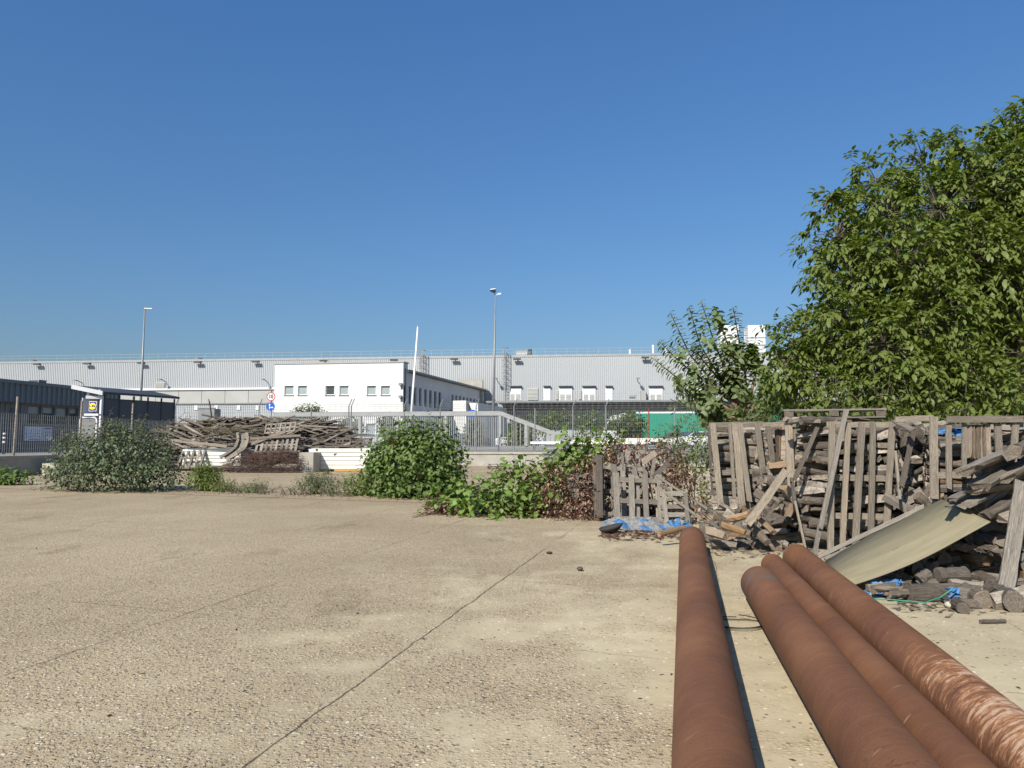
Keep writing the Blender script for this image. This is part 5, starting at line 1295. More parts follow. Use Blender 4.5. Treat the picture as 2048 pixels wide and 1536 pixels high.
litter('bark_litter', 'dark bark chips and twigs strewn before the loose log pile at the right', 'litter', lambda r: tuple(gnd(r.uniform(1790, 2120), r.gauss(1205, 11))), 380, M['bark'], .02, .13, 2)
litter('bark_litter', 'dark twig and leaf litter in front of the blue sheet by the pallets', 'litter', lambda r: tuple(gnd(r.uniform(1200, 1400), r.gauss(1070, 6))), 420, M['twig'], .03, .2, 3)
# --- stacked log ends under the plywood and the loose pile at the right edge
gs_ = 'log ends in the right hand stack'
for i in range(104):
    px, py = U(1790, 2110), U(1035, 1175); 
    top = np.interp(px, [1790, 1880, 1960, 2110], [1120, 1040, 1010, 1000])
    if py < top: continue
    z = 9.1 - (py - 1035) / 140 * .45 - .5 * max(0, min(1, (px - 1960) / 60)); c = at(px, py, z); c.z = max(.06, c.z); rr = U(.05, .09); d = V((U(-.25, .25), 1, U(-.1, .1))) * .4
    log(c, c + d, rr, 'end of a grey split log in the stack under the plywood sheet', gs_, .6 if U() < .05 else 0)
rs = random.Random(9)
for i in range(150):
    px, py = rs.uniform(1785, 2200), rs.uniform(930, 1165); 
    if py < np.interp(px, [1785, 1880, 1960, 2200], [1130, 1040, 975, 935]): continue
    c = at(px, py, 9.45 - (py - 930) / 235 * .4); c.z = max(.08, c.z); d = V((.9, rs.uniform(-.2, .2), rs.uniform(-.2, .2))) * .25; corelog(c - d, c + d, rs.uniform(.08, .12))
gl_ = 'big weathered logs sliding down at the right edge'
for (p0, p1, r_, k, lab) in (((1932, 944), (2014, 908), .13, 1, 'broad pale slab of split wood, highest on the sloping log pile'), ((1960, 975), (2030, 930), .11, 3, 'pale ribbed split log second from the top of the sloping pile'),
                             ((2010, 960), (2060, 925), .12, 6, 'thick split log at the right edge near the top of the sloping pile'), ((1950, 985), (2040, 972), .085, 8, 'rough pale splintered log across the sloping pile'),
                             ((1905, 1000), (1965, 968), .05, 3, 'thin grey split piece above the top corner of the plywood'), ((1968, 1028), (2055, 985), .10, 7, 'dark squarish log with a cut end above the plywood corner'),
                             ((1940, 1010), (2000, 978), .08, 11, 'grey log half covered under the rough splintered one'), ((2025, 905), (2075, 885), .10, 0, 'round log at the top right edge of the sloping pile'),
                             ((2000, 1040), (2060, 1010), .10, 2, 'dark log below the squarish one at the right edge'), ((1895, 1015), (1950, 990), .035, 3, 'thin bark strip along the top of the plywood')):
    z0 = 8.35; log(at(*p0, z0), at(*p1, z0 + .45), r_ * 1.15, lab, None, 0, k=k, roll={1: 2.9, 6: 2.8, 11: 3.0, 3: 3.1, 8: 2.9, 7: .3}.get(k), flat=.62)
for i in range(26):
    px, py = U(1940, 2110), U(925, 1010); c = at(px, py, 8.75); d = V((.7, U(.1, .5), .38 + U(-.2, .2))).normalized() * U(.18, .28); log(c - d, c + d, U(.05, .09), 'grey split log in the sloping pile at the right edge', 'logs in the sloping pile at the right edge', .4 if U() < .06 else 0)
o = board('loose_board', at(2046, 960, 8.05), at(2011, 1180, 7.85), .15, .03, (-.3, -1, .1), None, 'greywood'); tag(o, 'broad grey slat leaning upright at the right edge of the photo', 'board', 'loose boards around the bales')
# ground logs at the right
gg = 'logs lying on the ground at the right'
for (p0, p1, z, r_, k, lab) in (((1815, 1188), (1905, 1184), 7.75, .095, 0, 'long grey log lying by the blue sheet scraps'), ((1875, 1150), (1932, 1148), 8.0, .075, 5, 'pale stubby round log behind the long grey log'),
                             ((1838, 1160), (1858, 1146), 7.9, .06, 10, 'short barked stub propped over the blue scraps'), ((1905, 1190), (1985, 1200), 7.6, .07, 3, 'flat split log right of the long grey log'),
                             ((1895, 1205), (1955, 1222), 7.4, .065, 1, 'flat pale split piece pointing at the camera on the right'), ((1985, 1205), (2060, 1188), 7.35, .085, 2, 'wedge shaped log near the right edge with its cut end forward'),
                             ((1980, 1176), (2062, 1187), 7.55, .05, 13, 'long dark thin log lying across the ground logs'), ((1900, 1165), (1960, 1172), 7.9, .05, 4, 'splintered piece between the pale round log and the leaning slat')):
    a_, b_ = at(*p0, z), at(*p1, z); a_.z = max(a_.z, r_ * .8); b_.z = max(b_.z, r_ * .8); log(a_, b_, r_, lab, None, 0, k=k)
for (px, py, r_, lab) in ((1967, 1206, .085, 'round dark log end facing the camera on the ground at right'), (1927, 1216, .055, 'smaller round dark log end on the ground at right'), (2030, 1213, .10, 'largest half round log end facing the camera at the right edge')):
    c = gnd(px, py + 12); c.z = r_ * .95; log(c, c + V((.12, .5, 0)), r_, lab, None, 0, k=random.choice((0, 5, 10)))
for i in range(24):
    px, py = U(1740, 2110), U(1165, 1195); c = gnd(px, py + 8); c.z = U(.05, .12); a = U(-.5, .6); d = V((math.cos(a), math.sin(a), U(-.08, .08))) * U(.1, .22); log(c - d, c + d, U(.03, .06), 'small split piece lying at the foot of the right hand stack', 'small pieces at the foot of the right hand stack', .5 if U() < .1 else 0)
# stones
def stone(label, p, r, mat, grp=None, fl=.7):
    rs = np.random.default_rng(int(abs(p.x * 1000)) % 9999); b = MB(); n, m = 10, 6; ring = []
    top = b.pts([p + V((0, 0, r * 2 * fl))]); 
    for j in range(1, m):
        a = math.pi * j / m; ring.append(b.pts([p + V((r * math.sin(a) * math.cos(t_) * rs.uniform(.85, 1.15), r * math.sin(a) * math.sin(t_) * rs.uniform(.85, 1.15), r * fl * (1 + math.cos(a)) * rs.uniform(.94, 1.05))) for t_ in np.linspace(0, 2 * math.pi, n, endpoint=False)]))
    for i in range(n): b.face((top, ring[0] + i, ring[0] + (i + 1) % n))
    for j in range(m - 2):
        for i in range(n): b.face((ring[j] + i, ring[j + 1] + i, ring[j + 1] + (i + 1) % n, ring[j] + (i + 1) % n))
    b.face([ring[-1] + i for i in range(n)][::-1]); o = b.build('stone', mat, None, True); return tag(o, label, 'stone', grp)
stone('pale lump of stone lying before the ground logs at the right', gnd(1901, 1217), .052, M['pipeconcrete'])
stone('single small brown stone on the bare slab left of the lone pipe', gnd(1160, 1142), .04, M['bark'])
stone('small dark stone on the slab between the vine and the lone pipe', gnd(1099, 1108), .045, M['rubber'], None, .4)
for px, py, ln, lab in ((1990, 1248, .1, 'short dark stick lying on the slab at the right'), (1970, 1248, .04, 'dark bark lump beside the short stick at the right')):
    c = gnd(px, py); c.z = .02; o = log(c - V((ln, 0, 0)), c + V((ln, .02, 0)), .018, lab, None, 0, k=0); o['category'] = 'stick'; o.name = 'stick'
# --- plywood sheet
b = MB(); nU, nV = 25, 3
lo_e = [(1703, 1170, 8.15), (1755, 1153, 8.2), (1815, 1130, 8.2), (1870, 1104, 8.2), (1925, 1074, 8.2), (1981, 1043, 8.15)]
up_e = [(1648, 1124, 9.15), (1690, 1098, 9.1), (1740, 1070, 9.05), (1790, 1046, 9.0), (1840, 1020, 8.95), (1883, 998, 8.9)]
def curve(E, t):
    k = t * (len(E) - 1); i = min(int(k), len(E) - 2); f = k - i
    P = [V(E[max(0, min(len(E) - 1, i + j))]) for j in (-1, 0, 1, 2)]
    c = .5 * ((2 * P[1]) + (P[2] - P[0]) * f + (2 * P[0] - 5 * P[1] + 4 * P[2] - P[3]) * f * f + (3 * P[1] - P[0] - 3 * P[2] + P[3]) * f ** 3)
    return at(c.x, c.y, c.z)
c0 = (curve(lo_e, 0) + curve(up_e, 1)) / 2; axd = (curve(lo_e, 1) - curve(lo_e, 0)).normalized(); wdv = (curve(up_e, .5) - curve(lo_e, .5)).normalized(); nd = axd.cross(wdv).normalized(); wdv = nd.cross(axd)
Mloc = Matrix((axd, wdv, nd)).transposed().to_4x4(); Mloc.translation = c0; Mi = Mloc.inverted()
for i in range(nU):
    for j in range(nV):
        t_ = i / (nU - 1); p = curve(lo_e, t_).lerp(curve(up_e, t_), j / (nV - 1)); b.v.append(tuple(Mi @ p))
for i in range(nU - 1):
    for j in range(nV - 1): b.face((i * nV + j, (i + 1) * nV + j, (i + 1) * nV + j + 1, i * nV + j + 1))
me = bpy.data.meshes.new('plywood_sheet'); me.from_pydata(b.v, [], b.f); me.materials.append(M['ply']); me.polygons.foreach_set('use_smooth', [True] * len(me.polygons)); me.update()
o = link('plywood_sheet', me, None, None, Mloc); sm = o.modifiers.new('thick', 'SOLIDIFY'); sm.thickness = .012; sm.offset = -1
tag(o, 'bent greenish plywood sheet leaning from the ground onto the log pile', 'plywood')
for (p0, p1, w_, z, lab) in (((1632, 1116), (1850, 1012), .05, 9.3, 'long bleached lath along the upper edge of the plywood sheet'), ((1646, 1120), (1800, 1050), .035, 9.24, 'second shorter lath just behind the plywood sheet')):
    o = board('lath', at(*p0, z), at(*p1, z - .05), w_, .03, (0, -1, .6), None, 'greywood'); tag(o, lab, 'lath', 'laths behind the plywood')
# --- blue sheet scraps
cloth('tarpaulin', 'torn blue and grey plastic sheet lying below the leaning pallets', 'tarpaulin', [gnd(1200, 1058), gnd(1330, 1066), gnd(1325, 1040), gnd(1212, 1040)], [M['tarpgrey'], M['tarpblue']], (90, 36), .085, 1)
cloth('tarpaulin', 'bright blue plastic sheet scrap just left of the end of the lone pipe', 'tarpaulin', [gnd(1320, 1062), gnd(1384, 1056), gnd(1386, 1046), gnd(1330, 1048)], [M['tarpblue'], M['tarpgrey']], (50, 24), .08, 2)
cloth('tarpaulin', 'crumpled blue and white plastic sheet by the right hand ground logs', 'tarpaulin', [gnd(1722, 1190), gnd(1812, 1198), gnd(1816, 1168), gnd(1752, 1166)], [M['tarpblue'], M['tarpgrey']], (70, 36), .07, 3)
cloth('tarpaulin', 'small blue plastic scrap wedged between the ground logs', 'tarpaulin', [at(1896, 1200, 7.4), at(1915, 1202, 7.4), at(1918, 1178, 7.5), at(1900, 1174, 7.5)], [M['tarpblue']], (8, 8), .02, 6)
# dark rubber bowl lying on its side
p = gnd(1222, 1067); b = MB(); prof = [(0, .0), (.16, .0), (.22, .06), (.24, .10), (.215, .10), (.19, .07), (.13, .03), (0, .03)]; N_ = 24; Rr_ = []
for r_, h in prof:
    Rr_.append(b.pts([p + V((r_ * .9 * math.cos(a), r_ * .75 * math.sin(a), .015 + h + .05 * math.cos(a) * r_ / .24 + .02)) for a in np.linspace(0, 2 * math.pi, N_, endpoint=False)]))
for i in range(len(prof) - 1):
    for j in range(N_): b.face((Rr_[i] + j, Rr_[i] + (j + 1) % N_, Rr_[i + 1] + (j + 1) % N_, Rr_[i + 1] + j))
o = b.build('rubber_bowl', M['rubber'], None, True); tag(o, 'dark worn rubber bowl on the ground in front of the blue and grey sheet', 'bowl')
# dark cable loops between the pipes
b = MB(); c0 = gnd(1510, 1250)
for k in range(3):
    P = [c0 + V((.32 * math.cos(a) * (1 - .12 * k) - .18, .16 * math.sin(a) * (1 + .3 * k), .012 + .012 * k)) for a in np.linspace(.3 + k, 5.4 + k, 22)]; b.tube(P, .005, 5)
o = b.build('cable', M['rubber']); tag(o, 'thin dark wire loops on the slab between the pipes', 'wire')
b = MB(); P = [at(1728, 1196, 7.6), at(1790, 1200, 7.5), at(1850, 1205, 7.4), at(1880, 1195, 7.3), at(1905, 1178, 7.3)]; P = [V((q.x, q.y, max(.012, q.z))) for q in P]; b.tube(P, .006, 5); o = b.build('cord', M['green']); tag(o, 'thin green cord trailing from the blue sheet over the right hand logs', 'cord')

# --- only the 300 logs that show largest stay objects; the others become one packed mass
cand = [o for o in COL.objects if o.name.startswith('firewood_log')]
keep = [o for o in cand if 'group' not in o]
rest = [o for o in cand if 'group' in o]
def app(o):
    c = o.matrix_basis.translation; s = o.scale; return (s[0] * s[1]) / max(1, c.y) ** 2 * (.05 if o.name in HID else 1) * (1 if c.x / c.y < .70 else .05)
rest.sort(key=app, reverse=True)
n_keep = 300 - len(keep)
print('LOGS', len(keep), len(rest), len(CORE))
for o in rest[n_keep:]: CORE.append((o.data, o.matrix_basis.copy())); bpy.data.objects.remove(o)
b = MB()
for me, m in CORE:
    base = b.pts([m @ v.co for v in me.vertices])
    for pl in me.polygons: b.mi = pl.material_index; b.face([base + i for i in pl.vertices])
o = b.build('stacked_firewood', [M['bark'], M['split'], M['endgrain']]); tag(o, 'packed inner firewood of the bales and of the loose pile at the right, plus filler logs added to darken the gaps', 'firewood', kind='stuff')

# ================================================================== LEANING PALLETS IN THE MIDDLE
gp_ = 'pallets leaning by the vine'
px_pallet('tall grey pallet leaning behind the others by the blue sheet', (1200, 1037), (1298, 1040), (1208, 928), 15.6, .35, 5, group=gp_, sw=.10)
px_pallet('front pallet with splayed slats standing in the blue sheet', (1229, 1046), (1326, 1050), (1241, 948), 15.0, .3, 4, group=gp_, sw=.11, rails=(.1, .45, .88))
px_pallet('small low pallet at the right foot of the leaning pallets', (1329, 1049), (1380, 1049), (1327, 984), 14.6, .25, 2, group=gp_, sw=.08, rails=(.06, .3, .55, .95), back=False)
px_pallet('dark upright pallet seen edge on between the vine and the leaning pallets', (1193, 1036), (1206, 1036), (1195, 910), 15.4, .1, 2, group=gp_, mat='darkwood')
px_pallet('broken pallet top showing above the leaning pallets under dry leaves', (1238, 940), (1300, 938), (1240, 902), 16.4, .1, 4, group=gp_, back=False)
for i in range(4):
    O = at(1147 + U(-1, 3), 985 - i * 11, 16.2); pallet('pallet', ('lowest', 'second lowest', 'second highest', 'highest')[i] + ' pallet of the stack buried in the brown vine', O, V((1, .15, 0)), V((-.15, 1, 0)), .95, .7, 5, group='stacked pallets in the dry vine', back=False)
for (p0, p1, w_, z, m, lab) in (((1310, 950), (1415, 1018), .05, 15.0, 'greywood', 'thin grey board sloping down from the leaning pallets, upper one'), ((1318, 968), (1410, 1030), .05, 14.9, 'greywood', 'thin grey board sloping down from the leaning pallets, middle one'),
                                ((1330, 985), (1405, 1040), .05, 14.7, 'greywood', 'thin grey board sloping down from the leaning pallets, lowest one'), ((1285, 925), (1312, 904), .12, 15.7, 'wood', 'short brown plank pointing up over the leaning pallets'),
                                ((1306, 955), (1338, 925), .11, 15.6, 'darkwood', 'dark slanting plank right of the leaning pallets'), ((1362, 920), (1370, 903), .1, 17, 'greywood', 'stub of a grey board in the dark green weeds'),
                                ((1303, 957), (1309, 915), .07, 15.7, 'wood', 'thin upright slat right of the leaning pallets'), ((1252, 924), (1256, 902), .1, 15.8, 'greywood', 'grey slat end standing above the leaning pallets'), ((1247, 942), (1244, 905), .05, 15.7, 'greywood', 'pair of thin laths behind the tall pallet')):
    o = board('loose_board', at(*p0, z), at(*p1, z), w_, .025, (0, -1, .2), None, m); tag(o, lab, 'board', 'loose boards around the leaning pallets')
# ================================================================== FOLIAGE
def unit(a): return a / np.maximum(1e-9, np.linalg.norm(a, axis=-1, keepdims=True))
def leaf_mesh(name, P, A, N, L, W, mat, droop=.25, fold=.25, parent=None, simple=False):
    """P base points, A axes, N upper normals, L lengths, W widths"""
    P, A, N = np.asarray(P, float), unit(np.asarray(A, float)), np.asarray(N, float); n = len(P); L = np.broadcast_to(L, n)[:, None]; W = np.broadcast_to(W, n)[:, None]
    S = unit(np.cross(A, N)); N = np.cross(S, A); dr = np.broadcast_to(droop, n)[:, None]
    if simple: T = [(0, 0), (.45, .5), (1, 0), (.45, -.5)]
    else: T = [(0, 0), (.3, .42), (.3, 0), (.3, -.42), (.66, .40), (.66, 0), (.66, -.40), (1, 0)]
    vs = []
    for t, s in T:
        z = -dr * t * t * L + (fold * abs(s) * W)
        if simple: z = -dr * t * t * L
        vs.append(P + A * (t * L) * (1 - .12 * dr * t) + S * (s * W) + N * z)
    k = len(T); co = np.stack(vs, 1).reshape(-1, 3)
    if simple: tm = [np.array([0, 1, 2, 3])]
    else: tm = [np.array(f) for f in ((0, 2, 1), (0, 3, 2), (1, 2, 5, 4), (2, 3, 6, 5), (4, 5, 7), (5, 6, 7))]
    loops = np.concatenate(tm); ln = np.array([len(f) for f in tm])
    al = (loops[None, :] + (np.arange(n) * k)[:, None]).ravel(); aln = np.tile(ln, n); st = np.concatenate([[0], np.cumsum(aln)[:-1]])
    me = bpy.data.meshes.new(name); me.vertices.add(len(co)); me.vertices.foreach_set('co', co.ravel().astype(np.float32))
    me.loops.add(len(al)); me.loops.foreach_set('vertex_index', al.astype(np.int32)); me.polygons.add(len(aln)); me.polygons.foreach_set('loop_start', st.astype(np.int32))
    me.materials.append(mat); me.update(calc_edges=True); me.validate()
    return link(name, me, None, parent)
def rdir(n, up=0.0):
    d = rng.normal(size=(n, 3)); d[:, 2] += up; return unit(d)
def inblobs(B, n, shell=.55):
    """points through a set of ellipsoids (cx,cy,cz,rx,ry,rz), weighted to the outside"""
    B = np.array(B, float); wgt = (B[:, 3] * B[:, 5]); idx = rng.choice(len(B), n, p=wgt / wgt.sum()); d = rdir(n); r = rng.uniform(0, 1, n) ** (1 / 3.0); r = np.where(rng.uniform(size=n) < shell, rng.uniform(.78, 1.06, n), r)
    return B[idx, :3] + d * B[idx, 3:] * r[:, None], d, idx
def shoots(P, D, n, l0, l1, step, leafL, leafW, spread=.9, up=.3, droop=.3, opposite=False):
    """leaves along short shoots that start at P and run along D; returns leaf arrays and shoot polylines"""
    LP, LA, LN, LL, TW = [], [], [], [], []
    ls = rng.uniform(l0, l1, len(P)); D = unit(D + np.array([0, 0, up])); 
    for i in range(len(P)):
        k = max(2, int(ls[i] / step)); t = np.linspace(.15, 1, k); bend = rng.normal(0, .25, 3); q = P[i] + D[i] * (t * ls[i])[:, None] + bend * (t * t * ls[i] * .4)[:, None]
        TW.append((P[i], q[k // 2], q[-1])); ph = rng.uniform(0, 6.28)
        s1 = unit(np.cross(D[i], [0.3, .2, 1])); s2 = np.cross(D[i], s1)
        for j in range(k):
            a = ph + j * 2.4; o = s1 * math.cos(a) + s2 * math.sin(a)
            ax = D[i] * (1 - spread * .7) + o * spread + rng.normal(0, .25, 3); ax[2] -= droop * rng.uniform(.3, 1.2)
            LP.append(q[j]); LA.append(ax); LN.append(np.array([0, 0, 1.0]) + rng.normal(0, .35, 3) + .3 * D[i]); LL.append(leafL * rng.uniform(.65, 1.2) * (1 - .35 * (j / k > .85)))
    LL = np.array(LL); return np.array(LP), np.array(LA), np.array(LN), LL, LL * leafW, TW
def twigs(name, TW, r, mat, parent=None, frac=1.0, n=3):
    b = MB()
    for tw in TW:
        if random.random() < frac: b.tube(list(tw), [r, r * .75, r * .4], n, False)
    return b.build(name, mat, parent)
def bush(name, label, cat, base, B, n, mat, leafL, leafW, l=(.25, .6), step=.09, twmat='greytwig', droop=.3, up=.35, group=None, kind=None, stems=8, twf=.6, twr=.006, shell=.55, crown='foliage', spread=.9, simple=False):
    t = thing(name, label, cat, base, group)
    P, d, idx = inblobs(B, n, shell); P[:, 2] = np.maximum(P[:, 2], base[2] + .03)
    LP, LA, LN, LL, LW, TW = shoots(P, d, n, l[0], l[1], step, leafL, leafW, up=up, droop=droop, spread=spread)
    ok = LP[:, 2] > base[2] + .015; LP, LA, LN, LL, LW = LP[ok], LA[ok], LN[ok], LL[ok], LW[ok]
    leaf_mesh(crown, LP, LA, LN, LL, LW, mat, .25, .3, t, simple)
    b = MB()
    for k in range(stems):
        c = V(B[rng.integers(len(B))][:3]); c = c + V((U(-.3, .3), U(-.3, .3), U(0, .3))); s = V(base) + V((U(-.25, .25), U(-.15, .15), 0)); b.tube([s, s.lerp(c, .5) + V((0, 0, .1)), c], [twr * 3, twr * 2.2, twr], 5, False)
    for tw in TW:
        if random.random() < twf: b.tube(list(tw), [twr, twr * .7, twr * .4], 3, False)
    b.build('stem', M[twmat], t); return t
def pxblob(px, py, z, rpx, rpy=None, ry=None):
    c = at(px, py, z); k = z / FPX; rpy = rpy or rpx; return (c.x, c.y, c.z, rpx * k, (ry if ry else rpx * k), rpy * k)

# --- walnut tree at the right
wt = thing('walnut_tree', 'big walnut tree with drooping leaves behind the firewood bales at the right', 'tree', (11.2, 16.3, 0))
WB_ = [(1672, 478, 15.6, 50), (1655, 540, 15.8, 38), (1650, 415, 15.8, 20), (1625, 500, 15.7, 16), (1700, 560, 15.2, 72), (1700, 640, 15.0, 70), (1645, 690, 15.3, 62), (1605, 745, 15.0, 50), (1585, 690, 15.2, 34), (1560, 650, 15.2, 14), (1570, 725, 15.0, 30), (1565, 770, 15, 22), (1660, 770, 14.8, 65),
       (1752, 360, 16.0, 45), (1775, 430, 15.6, 80), (1700, 430, 15.8, 40), (1800, 530, 15.0, 95), (1850, 330, 16.2, 55), (1880, 420, 15.8, 85), (1930, 310, 16.2, 55), (1975, 370, 15.8, 80), (2035, 262, 16.0, 40), (2028, 215, 16.0, 14), (2060, 220, 16.0, 25), (2050, 330, 15.8, 80),
       (1940, 520, 15.2, 95), (1850, 640, 14.6, 95), (1770, 690, 14.4, 85), (1760, 780, 14.2, 75), (1860, 775, 14.2, 80), (2040, 560, 15.0, 110), (2070, 720, 14.2, 80), (1960, 700, 17.0, 100), (1970, 790, 14.0, 80), (2060, 800, 14.0, 75), (2060, 440, 15.6, 95)]
Bw = [pxblob(px, py, z + .3, r) for px, py, z, r in WB_]
Bw += [(13.2, 15.5, 5.5, 1.6, 1.6, 1.6), (13.6, 17, 7.0, 1.7, 1.7, 1.7), (12, 18.5, 5.0, 2, 1.8, 2), (10.5, 18.5, 6.2, 1.7, 1.5, 1.7), (12.3, 16.8, 8.2, 1.3, 1.3, 1.1), (13.8, 15.8, 3.4, 1.4, 1.4, 1.3), (8.8, 18, 4.2, 1.6, 1.4, 1.6)]
nS = 4300; P, d, idx = inblobs(Bw, nS, .62)
_o = rng.uniform(size=nS) < .07; P = P + d * (_o * rng.uniform(.1, .32, nS))[:, None]; P[:, 2] += _o * .1
LP, LA, LN, LL = [], [], [], []; TW = []
for i in range(nS):
    for k in range(rng.integers(2, 5)):                        # compound leaves: rachis with 5 to 7 leaflets
        ax = unit(d[i] * .8 + rng.normal(0, .55, 3) + np.array([0, 0, .05])); ln = rng.uniform(.24, .40); m = rng.integers(2, 4)
        side = unit(np.cross(ax, [0, 0, 1.0]) + 1e-6); upn = np.cross(side, ax); TW.append((P[i], P[i] + ax * ln * .55 + np.array([0, 0, .02]), P[i] + ax * ln - np.array([0, 0, ln * .35])))
        for j in range(m + 1):
            f = .3 + .7 * j / m; q = P[i] + ax * ln * f - np.array([0, 0, ln * .35 * f * f])
            for s in ((-1, 1) if j < m else (0,)):
                a2 = ax * (.55 if s else 1.0) + side * s * .85 + np.array([0, 0, -.55 * rng.uniform(.5, 1.5)]); LP.append(q); LA.append(a2); LN.append(upn * .8 + np.array([0, 0, .6]) + rng.normal(0, .25, 3)); LL.append(rng.uniform(.11, .205) * (1.15 if s == 0 else (.75 + .25 * f)))
LL = np.array(LL); leaf_mesh('crown', LP, LA, LN, LL, LL * rng.uniform(.42, .54, len(LL)), M['walnut'], .28, .25, wt)
b = MB(); root = V((11.2, 16.3, 0)); b.tube([root, root + V((-.1, 0, 1.0)), root + V((-.2, -.1, 2.2)), root + V((-.1, -.1, 3.6))], [.34, .27, .24, .18], 12); b.build('trunk', M['treebark'], wt, True)
b = MB()
for k, c in enumerate(Bw):
    c = V(c[:3]); s = root + V((-.15, -.05, U(1.6, 3.5))); m_ = s.lerp(c, .5) + V((U(-.3, .3), U(-.3, .3), U(.1, .6))); b.tube([s, m_, c], [.09, .05, .018], 6, False)
for i in range(0, nS, 2):
    c = V(Bw[idx[i]][:3]); q = V(P[i]); b.tube([c.lerp(q, .1), c.lerp(q, .6) + V((0, 0, .06)), q], [.016, .010, .005], 4, False)
b.build('branches', M['treebark'], wt)
b = MB()
for tw in TW[::2]: b.tube(list(tw), [.004, .003, .002], 3, False)
b.build('leaf_stalks', M['weed'], wt)
# nearer leaf sprays hang into view over the bales at the right
# --- shrubby tree left of it
mt = thing('shrub_tree', 'upright many branched small tree with shiny leaves behind the left bale', 'tree', at(1490, 885, 19.5) * 1.0)
mt.location.z = 0; z0 = 19.5
br = [((1490, 830), (1465, 770), (1430, 690), (1402, 602)), ((1490, 830), (1450, 770), (1400, 690), (1378, 612)), ((1490, 820), (1475, 740), (1445, 660), (1428, 615)), ((1492, 820), (1490, 740), (1478, 680), (1466, 614)),
      ((1488, 830), (1440, 780), (1380, 710), (1340, 624)), ((1485, 820), (1420, 770), (1360, 725), (1318, 682)), ((1480, 830), (1420, 800), (1360, 760), (1302, 714)), ((1485, 835), (1440, 815), (1400, 800), (1348, 778)),
      ((1495, 820), (1510, 750), (1505, 710), (1500, 690)), ((1495, 830), (1525, 790), (1530, 760), (1535, 735)), ((1490, 840), (1450, 840), (1420, 830), (1392, 825)), ((1500, 840), (1530, 820), (1545, 800), (1555, 780)), ((1482, 825), (1440, 760), (1405, 720), (1385, 690)), ((1492, 830), (1480, 770), (1455, 720), (1452, 690)), ((1488, 840), (1440, 830), (1395, 790), (1375, 755))]
LPs, LAs, LNs, LLs = [], [], [], []; b = MB()
for k, poly in enumerate(br):
    dz = U(-1.0, .9); pts = [np.array(at(x, y, z0 + dz * i / 3)) for i, (x, y) in enumerate(poly)]
    b.tube([V(p) for p in pts], [.055, .035, .02, .008], 6, False)
    tt = np.linspace(0, 1, 110); seg = np.array([pts[min(2, int(t * 3))] * (1 - (t * 3 - min(2, int(t * 3)))) + pts[min(2, int(t * 3)) + 1] * (t * 3 - min(2, int(t * 3))) for t in tt])
    for j in range(26, 110):
        dirv = unit(seg[min(109, j + 1)] - seg[j - 1]); a = j * 2.4
        s1 = unit(np.cross(dirv, [.3, 1, .2])); s2 = np.cross(dirv, s1); o = s1 * math.cos(a) + s2 * math.sin(a)
        LPs.append(seg[j]); LAs.append(dirv * .25 + o + np.array([0, 0, -.15])); LNs.append(dirv + np.array([0, 0, .5])); LLs.append(rng.uniform(.18, .28) * (1 - .35 * (j > 104)))
    for j in range(5):                                          # side shoots lower down, where the tree is dense
        t0 = int(U(20, 78)); d0 = unit(rng.normal(0, 1, 3) + np.array([-.2, -.3, .35])); ln = U(.3, .75)
        for m_ in range(11):
            q = seg[t0] + d0 * ln * (m_ + 1) / 11; a = m_ * 2.4; s1 = unit(np.cross(d0, [.3, .2, 1])); s2 = np.cross(d0, s1); o = s1 * math.cos(a) + s2 * math.sin(a)
            LPs.append(q); LAs.append(d0 * .3 + o + np.array([0, 0, -.2])); LNs.append(d0 + np.array([0, 0, .7])); LLs.append(rng.uniform(.17, .27))
        b.tube([V(seg[t0]), V(seg[t0] + d0 * ln)], [.012, .005], 4, False)
LLs = np.array(LLs); leaf_mesh('crown', LPs, LAs, LNs, LLs, LLs * .58, M['mulberry'], .3, .3, mt)
b.build('branches', M['pinkbark'], mt)
b = MB(); q = V(mt.location); b.tube([q, V(at(1492, 870, 19.5)), V(at(1490, 825, 19.5))], [.11, .10, .07], 9); b.build('trunk', M['pinkbark'], mt, True)
# bright bush at the foot between the two trees
bush('bush', 'bright green bush between the shrubby tree and the walnut tree', 'bush', (at(1555, 885, 17).x, 17, 0), [pxblob(1545, 815, 17, 38), pxblob(1590, 820, 17, 40), pxblob(1560, 860, 17, 45), pxblob(1530, 850, 17, 30), pxblob(1610, 850, 16.6, 45)], 260, M['green_leaf'], .13, .55)
bush('bush', 'dark hedge like growth at the foot of the walnut tree behind the bales', 'bush', (at(1850, 885, 13.2).x, 13.6, 0), [pxblob(x, y, 13.6, 55) for x, y in ((1680, 830), (1760, 835), (1840, 830), (1920, 830), (2000, 830), (2070, 830), (1720, 900), (1850, 900), (1980, 900))], 420, M['walnut'], .15, .5)

# --- silver leaved bush on the left
z = 25.2
bush('silver_bush', 'large bush with silvery white undersides to its leaves in front of the left wall', 'bush', (at(235, 885, z).x, z, 0),
     [pxblob(152, 928, z, 36, 42), pxblob(205, 915, z, 45, 46), pxblob(262, 910, z, 48, 46), pxblob(310, 935, z, 36, 40), pxblob(235, 948, z - .5, 62, 30), pxblob(160, 957, z - .5, 36, 20), pxblob(300, 958, z - .5, 44, 20), pxblob(205, 876, z, 12, 22), pxblob(214, 858, z, 5, 12), pxblob(272, 872, z, 14, 22), pxblob(282, 856, z, 5, 10), pxblob(246, 868, z, 8, 14), pxblob(135, 905, z, 14, 22), pxblob(128, 880, z, 5, 12), pxblob(318, 890, z, 14, 16), pxblob(330, 872, z, 5, 10), pxblob(112, 965, z, 18, 12), pxblob(336, 967, z, 18, 11)],
     1900, M['poplar'], .105, .7, (.2, .6), .08, droop=.25, up=.45)
